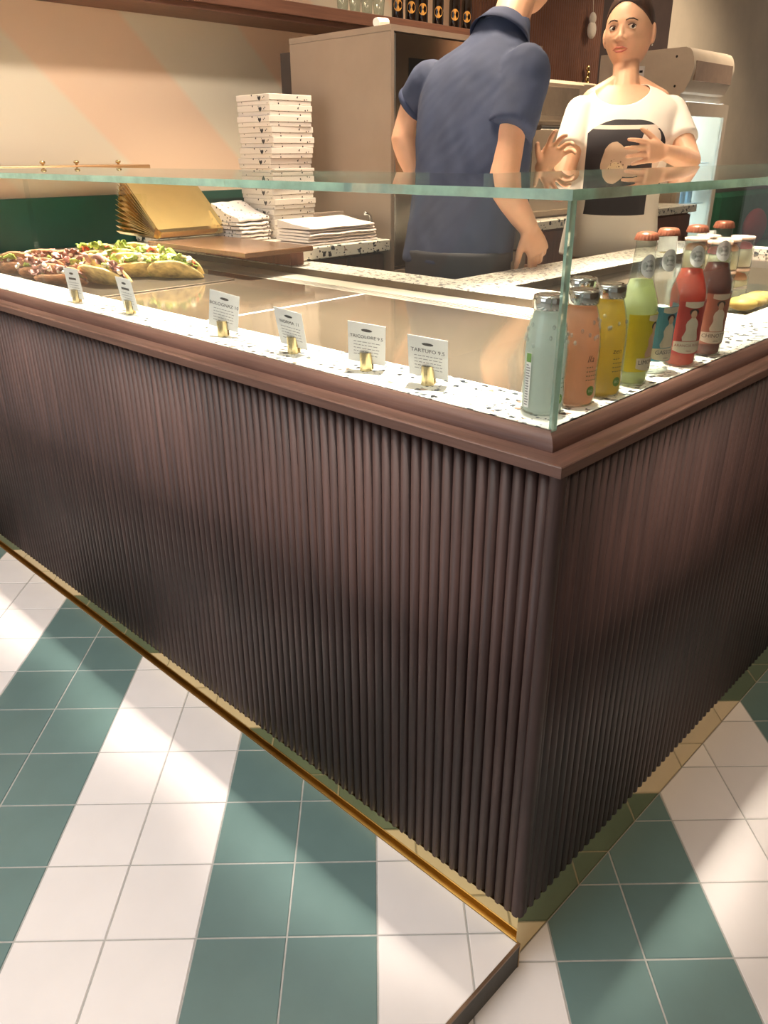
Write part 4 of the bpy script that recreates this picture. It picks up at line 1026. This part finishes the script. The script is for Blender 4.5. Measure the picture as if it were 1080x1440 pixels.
def sandwich(loc, rz, tilt, L_, kind, label, seed):
    t = thing('stuffed_flatbread', loc, label, 'sandwich', 'meat flatbreads in the hot well' if kind == 'meat' else 'salad flatbreads in the hot well')
    t.rotation_euler = (tilt, 0, rz); rnd = random.Random(seed)
    bm_ = BREAD_D if kind == 'meat' and seed % 3 else BREAD
    Wd = L_*.45
    a = halfmoon(L_, Wd, .009, .002, seed).build('bread', [bm_], t); autosmooth(a, 60)
    b = halfmoon(L_*.97, Wd*.93, .009, .006, seed+50).build('bread', [bm_], t, (0, 0, .013)); b.rotation_euler = (.34, 0, rnd.uniform(-.06, .06)); autosmooth(b, 60)
    for nm, m_, n_, sz in (('cheese', MOZ, 7, .010), ('meat', HAM if kind == 'meat' else TOM, 22 if kind == 'meat' else 5, .017), ('leaves', GREENS, 3 if kind == 'meat' else 24, .017)):
        f = MB()
        for k in range(n_):
            ang_ = rnd.uniform(.12, math.pi-.12); rr = rnd.uniform(.72, 1.06)
            x, y = L_*.5*math.cos(ang_)*rr, Wd*math.sin(ang_)**.8*rr
            z = .010+y*.17+rnd.uniform(-.006, .010)
            rot = Matrix.Rotation(rnd.uniform(0, 6.28), 3, 'Z') @ Matrix.Rotation(rnd.uniform(-.9, .9), 3, 'X')
            if nm == 'cheese': f.ell((x, y, z), sz*rnd.uniform(.7, 1.3), sz*rnd.uniform(.5, .9), .006, rot, 8, 5)
            else: leaf(f, (x, y, z), sz*rnd.uniform(.6, 1.25), rot, rnd)
        o = f.build(nm, m_, t, smooth=True); o['kind'] = 'stuff'
        if nm != 'cheese': so = o.modifiers.new('thick', 'SOLIDIFY'); so.thickness = .0012
    return t
meat = [((.40, 2.20), 2.5, .5), ((.29, 2.13), 2.3, .55), ((.44, 2.05), 2.0, .6), ((.30, 1.97), 2.2, .5), ((.40, 1.86), 1.9, .6), ((.275, 1.81), 2.1, .45), ((.36, 1.70), 1.75, .75)]
md = ['deepest in the well', 'second from the end wall, towards the ledge', 'third from the end wall', 'fourth from the end wall, towards the ledge', 'fifth from the end wall', 'touching the terrazzo ledge by the first card', 'with long golden crust beside the salad ones']
for k, ((x, y), rz, tl) in enumerate(meat):
    sandwich((x-.02, y+.03, .8925), rz, tl, .16 if k < 6 else .19, 'meat', 'stuffed flatbread with dark cured meat, %s' % md[k], k*3 if k == 6 else k*3+1)
sal = [((.63, 2.14), 2.3, .6), ((.69, 2.0), 2.0, .75), ((.60, 1.93), 2.4, .6), ((.66, 1.81), 2.0, .8), ((.55, 1.76), 2.4, .6), ((.62, 1.65), 2.15, .7)]
sd_ = ['deepest in the well', 'second from the end wall, by the grille', 'third from the end wall', 'fourth from the end wall, by the grille', 'next to the golden meat-filled one', 'at the pile end by the empty hot plate']
for k, ((x, y), rz, tl) in enumerate(sal):
    sandwich((x-.07, y+.05, .8925), rz, tl, .17, 'salad', 'stuffed flatbread with green salad, %s' % sd_[k], 30+k)

#PEOPLE#

# ------------------------------------------------------------------ the two people
SKIN_M = mat('skin_warm', (222, 172, 140), .5, 0, .05, 9); SKIN_W = mat('skin_light', (226, 178, 146), .48, 0, .04, 9)
for m_ in (SKIN_M, SKIN_W):
    b_ = m_.node_tree.nodes['Principled BSDF']; b_.inputs['Subsurface Weight'].default_value = .12; b_.inputs['Subsurface Radius'].default_value = (.012, .005, .003)
NAVY = mat('navy_pique', (50, 60, 86), .85, 0, .10, 5, (1, 1, .35)); NAVY2 = mat('navy_rib', (42, 52, 80), .85, 0, .05)
CHAR = mat('charcoal_cloth', (54, 54, 60), .85, 0, .06); SHOE = mat('black_shoe', (24, 22, 22), .5)
HAIR = mat('brown_hair', (62, 42, 34), .45, 0, .25, 70, (1, 1, .2), bump=.3)
def shoe(parent, base, ank, fdir):
    rot = Matrix((fdir.cross(_Z), fdir, _Z)).transposed(); c = Vector((ank.x, ank.y, 0))+fdir*.06
    s_ = MB().ell((0, 0, 0), .045, .135, .045, rot, 16, 8); s_.v = [(v[0], v[1], max(v[2], -.018)) for v in s_.v]
    s_.build('shoe', SHOE, parent, c+_Z*.0182-Vector(base), True)
# man
mb_ = Vector((hipc.x, hipc.y, 0)); man = thing('person', mb_, 'person in navy polo shirt and dark trousers with back turned, hand on the counter', 'person')
finish(MAN_BODY, 'body', SKIN_M, man, mb_)
finish(MAN_PANTS, 'trousers', CHAR, man, mb_)
sh_ = finish(MAN_SHIRT, 'polo_shirt', NAVY, man, mb_); so = sh_.modifiers.new('cloth', 'SOLIDIFY'); so.thickness = .003; so.offset = 1
def ring_band(P, axis, r0, r1, h, name, m_, parent, base, n=36, side=None):
    axis = axis.normalized(); a = (side or _Z.cross(axis)).normalized(); a = (a-axis*a.dot(axis)).normalized(); b = axis.cross(a); R = []
    for off, k in ((0, 0), (.25, .003), (.75, .003), (1, 0), (1, -.004), (.5, -.005), (0, -.004)):
        R.append([P+axis*(h*off)+a*(r0+k)*math.cos(2*math.pi*i/n)+b*(r1+k)*math.sin(2*math.pi*i/n)-Vector(base) for i in range(n)])
    R.append(R[0]); o = MB().loft(R, cap=False).build(name, m_, parent, smooth=True); return o
cR = (m_slR-m_shR).normalized(); cL = (m_slL-m_shL).normalized()
ring_band(m_slR-cR*.016, cR, .0715, .0715, .019, 'sleeve_cuff', NAVY2, man, mb_)
ring_band(m_slL-cL*.016, cL, .0655, .0655, .019, 'sleeve_cuff', NAVY2, man, mb_)
# folded collar round the neck
cc = mp(707, 46); R = []
nx = nk_d; ca = (m_s-nx*m_s.dot(nx)).normalized(); cb = nx.cross(ca)
for h_, r_ in ((-.028, .100), (-.004, .088), (.030, .072), (.034, .068), (.020, .069), (-.01, .072)):
    R.append([cc+nx*h_+ca*r_*math.cos(2*math.pi*i/40)+cb*r_*.98*math.sin(2*math.pi*i/40)-mb_ for i in range(40)])
o = MB().loft(R, cap=False).build('collar', NAVY2, man, smooth=True); so = o.modifiers.new('cloth', 'SOLIDIFY'); so.thickness = .002
hm = MB(); hs = []
nu, nv = 32, 14
def hair_cap(W, s_, zcut_front, zcut_back, grow=.006, name='hair', parent=None, base=None):
    vs_ = []; fs = []
    for j in range(nv+1):
        for i in range(nu):
            ph = 2*math.pi*i/nu; fy = math.sin(ph); zc = .006+(zcut_front-.006)*fy**1.1 if fy >= 0 else .012+(zcut_back-.012)*(-fy)**.6; thm = math.acos(max(-1, min(1, zc/.118))); th = thm*j/nv
            g_ = grow*(1-.75*(j/nv)**4)
            x, y, z = math.sin(th)*math.cos(ph)*(.0745+g_), math.sin(th)*math.sin(ph)*(.095+g_), math.cos(th)*(.118+g_)
            if z < 0: t = -z/.118; x *= 1-.20*t**1.8; y *= (1-.06*t) if y > 0 else (1-.5*t)
            vs_.append(W(x, y, z)-Vector(base))
    for j in range(nv):
        for i in range(nu): k = (i+1) % nu; fs.append((j*nu+i, (j+1)*nu+i, (j+1)*nu+k, j*nu+k))
    o = MB().add(vs_, fs).build(name, HAIR, parent, smooth=True); so = o.modifiers.new('thick', 'SOLIDIFY'); so.thickness = .004; so.offset = -1; return o
hair_cap(Wm, .98, .055, -.055, .010, 'hair', man, mb_)
def face(W, rot, s_, parent, base, lipc, browc):
    for sx in (-1, 1):
        e = MB().ell(W(sx*.031, .0795, .004)-Vector(base), .0118*s_, .0085*s_, .0066*s_, rot, 14, 10).build('eye', mat('eye_white', (226, 214, 202), .3), parent, smooth=True)
        MB().ell(W(sx*.031-.004, .0872, .0042)-Vector(base), .0052*s_, .0018*s_, .0054*s_, rot, 12, 8).build('iris', mat('iris_dark', (52, 34, 26), .2), e, smooth=True)
        MB().tube([W(sx*.019, .0885, .0085)-Vector(base), W(sx*.027, .0900, .0118)-Vector(base), W(sx*.036, .0870, .0112)-Vector(base), W(sx*.0435, .0800, .006)-Vector(base)], [.0012, .0018, .0018, .001], 6).build('eyelid', mat('lash_brown', (88, 56, 44), .6), e, smooth=True)
        MB().tube([W(sx*.013, .0965, .0215)-Vector(base), W(sx*.024, .0968, .0250)-Vector(base), W(sx*.036, .0905, .0250)-Vector(base), W(sx*.047, .0800, .0195)-Vector(base)], [.0022, .0028, .0024, .0012], 8).build('eyebrow', browc, parent, smooth=True)
    if lipc is None: return
    up = MB().tube([W(-.0235, .0925, -.0575)-Vector(base), W(-.009, .1015, -.0525)-Vector(base), W(0, .1025, -.0540)-Vector(base), W(.009, .1015, -.0525)-Vector(base), W(.0235, .0925, -.0575)-Vector(base)], [.0012, .0034, .0032, .0034, .0012], 8)
    up.tube([W(-.021, .0925, -.0595)-Vector(base), W(-.008, .1005, -.0640)-Vector(base), W(.008, .1005, -.0640)-Vector(base), W(.021, .0925, -.0595)-Vector(base)], [.0012, .0042, .0042, .0012], 8)
    up.build('lips', lipc, parent, smooth=True)
face(Wm, Matrix.Identity(3), .98, man, mb_, None, HAIR)
for a_ in m_ank: shoe(man, mb_, a_, m_n)
# woman
wb = Vector((w_hip.x, w_hip.y, 0)); wom = thing('person', wb, 'person in white printed t-shirt, hair tied back, gesturing with both hands', 'person')
finish(WOM_BODY, 'body', SKIN_W, wom, wb); finish(WOM_PANTS, 'trousers', mat('brown_trousers', (62, 46, 42), .85), wom, wb)
def tee_material():
    """white jersey with a dark rectangular print on the chest"""
    m, nt, b = nodes_of('printed_tee'); L = nt.links
    o0 = wp(878, 240, 2.66)-wb
    tc = N(nt, 'ShaderNodeTexCoord'); sub = N(nt, 'ShaderNodeVectorMath', operation='SUBTRACT'); sub.inputs[1].default_value = o0; L.new(tc.outputs['Object'], sub.inputs[0])
    def dot(v): d = N(nt, 'ShaderNodeVectorMath', operation='DOT_PRODUCT'); d.inputs[1].default_value = v; L.new(sub.outputs[0], d.inputs[0]); return d.outputs['Value']
    S = dot(tuple(-w_s)); T0_ = dot((0, 0, 1)); Fr = dot(tuple(w_n))
    def mth(op, a, bb=None, c=None):
        n_ = N(nt, 'ShaderNodeMath', operation=op)
        for i, x in enumerate((a, bb, c)):
            if x is None: continue
            if isinstance(x, (int, float)): n_.inputs[i].default_value = x
            else: L.new(x, n_.inputs[i])
        return n_.outputs[0]
    T = mth('ADD', T0_, mth('MULTIPLY', Fr, .16))
    nz = N(nt, 'ShaderNodeTexNoise', Scale=16.0, Detail=3.0); L.new(tc.outputs['Object'], nz.inputs['Vector'])
    nv_ = mth('SUBTRACT', nz.outputs[0], .5)
    def rect(s0, s1, t0, t1):
        a = mth('GREATER_THAN', S, s0); a = mth('MULTIPLY', a, mth('LESS_THAN', S, s1)); a = mth('MULTIPLY', a, mth('GREATER_THAN', T, t0)); a = mth('MULTIPLY', a, mth('LESS_THAN', T, t1)); return mth('MULTIPLY', a, mth('GREATER_THAN', Fr, -.09))
    def oval(s, t, rs, rt, wob=.8):
        ds = mth('DIVIDE', mth('SUBTRACT', S, s), rs); dt = mth('DIVIDE', mth('SUBTRACT', T, t), rt)
        q = mth('ADD', mth('MULTIPLY', ds, ds), mth('MULTIPLY', dt, dt)); return mth('LESS_THAN', mth('ADD', q, mth('MULTIPLY', nv_, wob*2)), 1)
    prev = None
    def over(mask, colr):
        nonlocal prev
        mx = N(nt, 'ShaderNodeMix', data_type='RGBA'); L.new(mask, mx.inputs[0])
        if prev is None: mx.inputs[6].default_value = lin((240, 232, 222))
        else: L.new(prev, mx.inputs[6])
        mx.inputs[7].default_value = lin(colr); prev = mx.outputs[2]
    box_ = rect(-.136, .136, -.165, .152)
    over(box_, (46, 44, 50)); over(rect(-.13, .115, .122, .134), (222, 204, 190))
    sp = N(nt, 'ShaderNodeTexVoronoi', Scale=110.0); L.new(tc.outputs['Object'], sp.inputs['Vector'])
    for s, t, rs, rt, c_ in ((-.035, .01, .048, .072, (206, 180, 156)), (.02, .035, .07, .028, (206, 178, 156)), (.085, .085, .034, .042, (224, 206, 190)), (.115, .02, .018, .06, (220, 200, 184)), (.035, -.005, .018, .018, (40, 36, 40)), (.075, -.01, .022, .02, (60, 44, 44)), (-.03, -.03, .035, .05, (226, 206, 172))):
        over(mth('MULTIPLY', oval(s, t, rs, rt, .35), box_), c_)
    over(mth('MULTIPLY', mth('MULTIPLY', oval(-.03, -.02, .036, .05, .2), mth('LESS_THAN', sp.outputs['Distance'], .28)), box_), (96, 72, 56))
    L.new(prev, b.inputs['Base Color']); b.inputs['Roughness'].default_value = .85
    return m
te = finish(WOM_TEE, 't_shirt', tee_material(), wom, wb); so = te.modifiers.new('cloth', 'SOLIDIFY'); so.thickness = .0025; so.offset = 1
hair_cap(Ww, .955, .078, -.075, .007, 'hair', wom, wb)
pt = [Ww(.0, -.098, .01), Ww(.018, -.125, -.02), Ww(.03, -.12, -.09), Ww(.04, -.10, -.16), Ww(.045, -.09, -.21)]
MB().tube([p-wb for p in pt], [.02, .026, .024, .018, .006], 12).build('ponytail', HAIR, wom, smooth=True)
face(Ww, w_rot, 1.13, wom, wb, mat('lip_tone', (186, 104, 92), .45), HAIR)
nl = [wp(848, 128, 2.72), wp(862, 140, 2.66), wp(878, 145, 2.645), wp(894, 140, 2.66), wp(908, 128, 2.72)]
MB().ell(Ww(-.078, .004, -.043)-wb, .004, .004, .004, nu=8, nv=6).build('earring', CHROME, wom, smooth=True)
for sg in (-1, 1): hip = w_hip+w_s*.082*sg-w_n*.112; shoe(wom, wb, Vector((hip.x, hip.y, .08)), w_n)
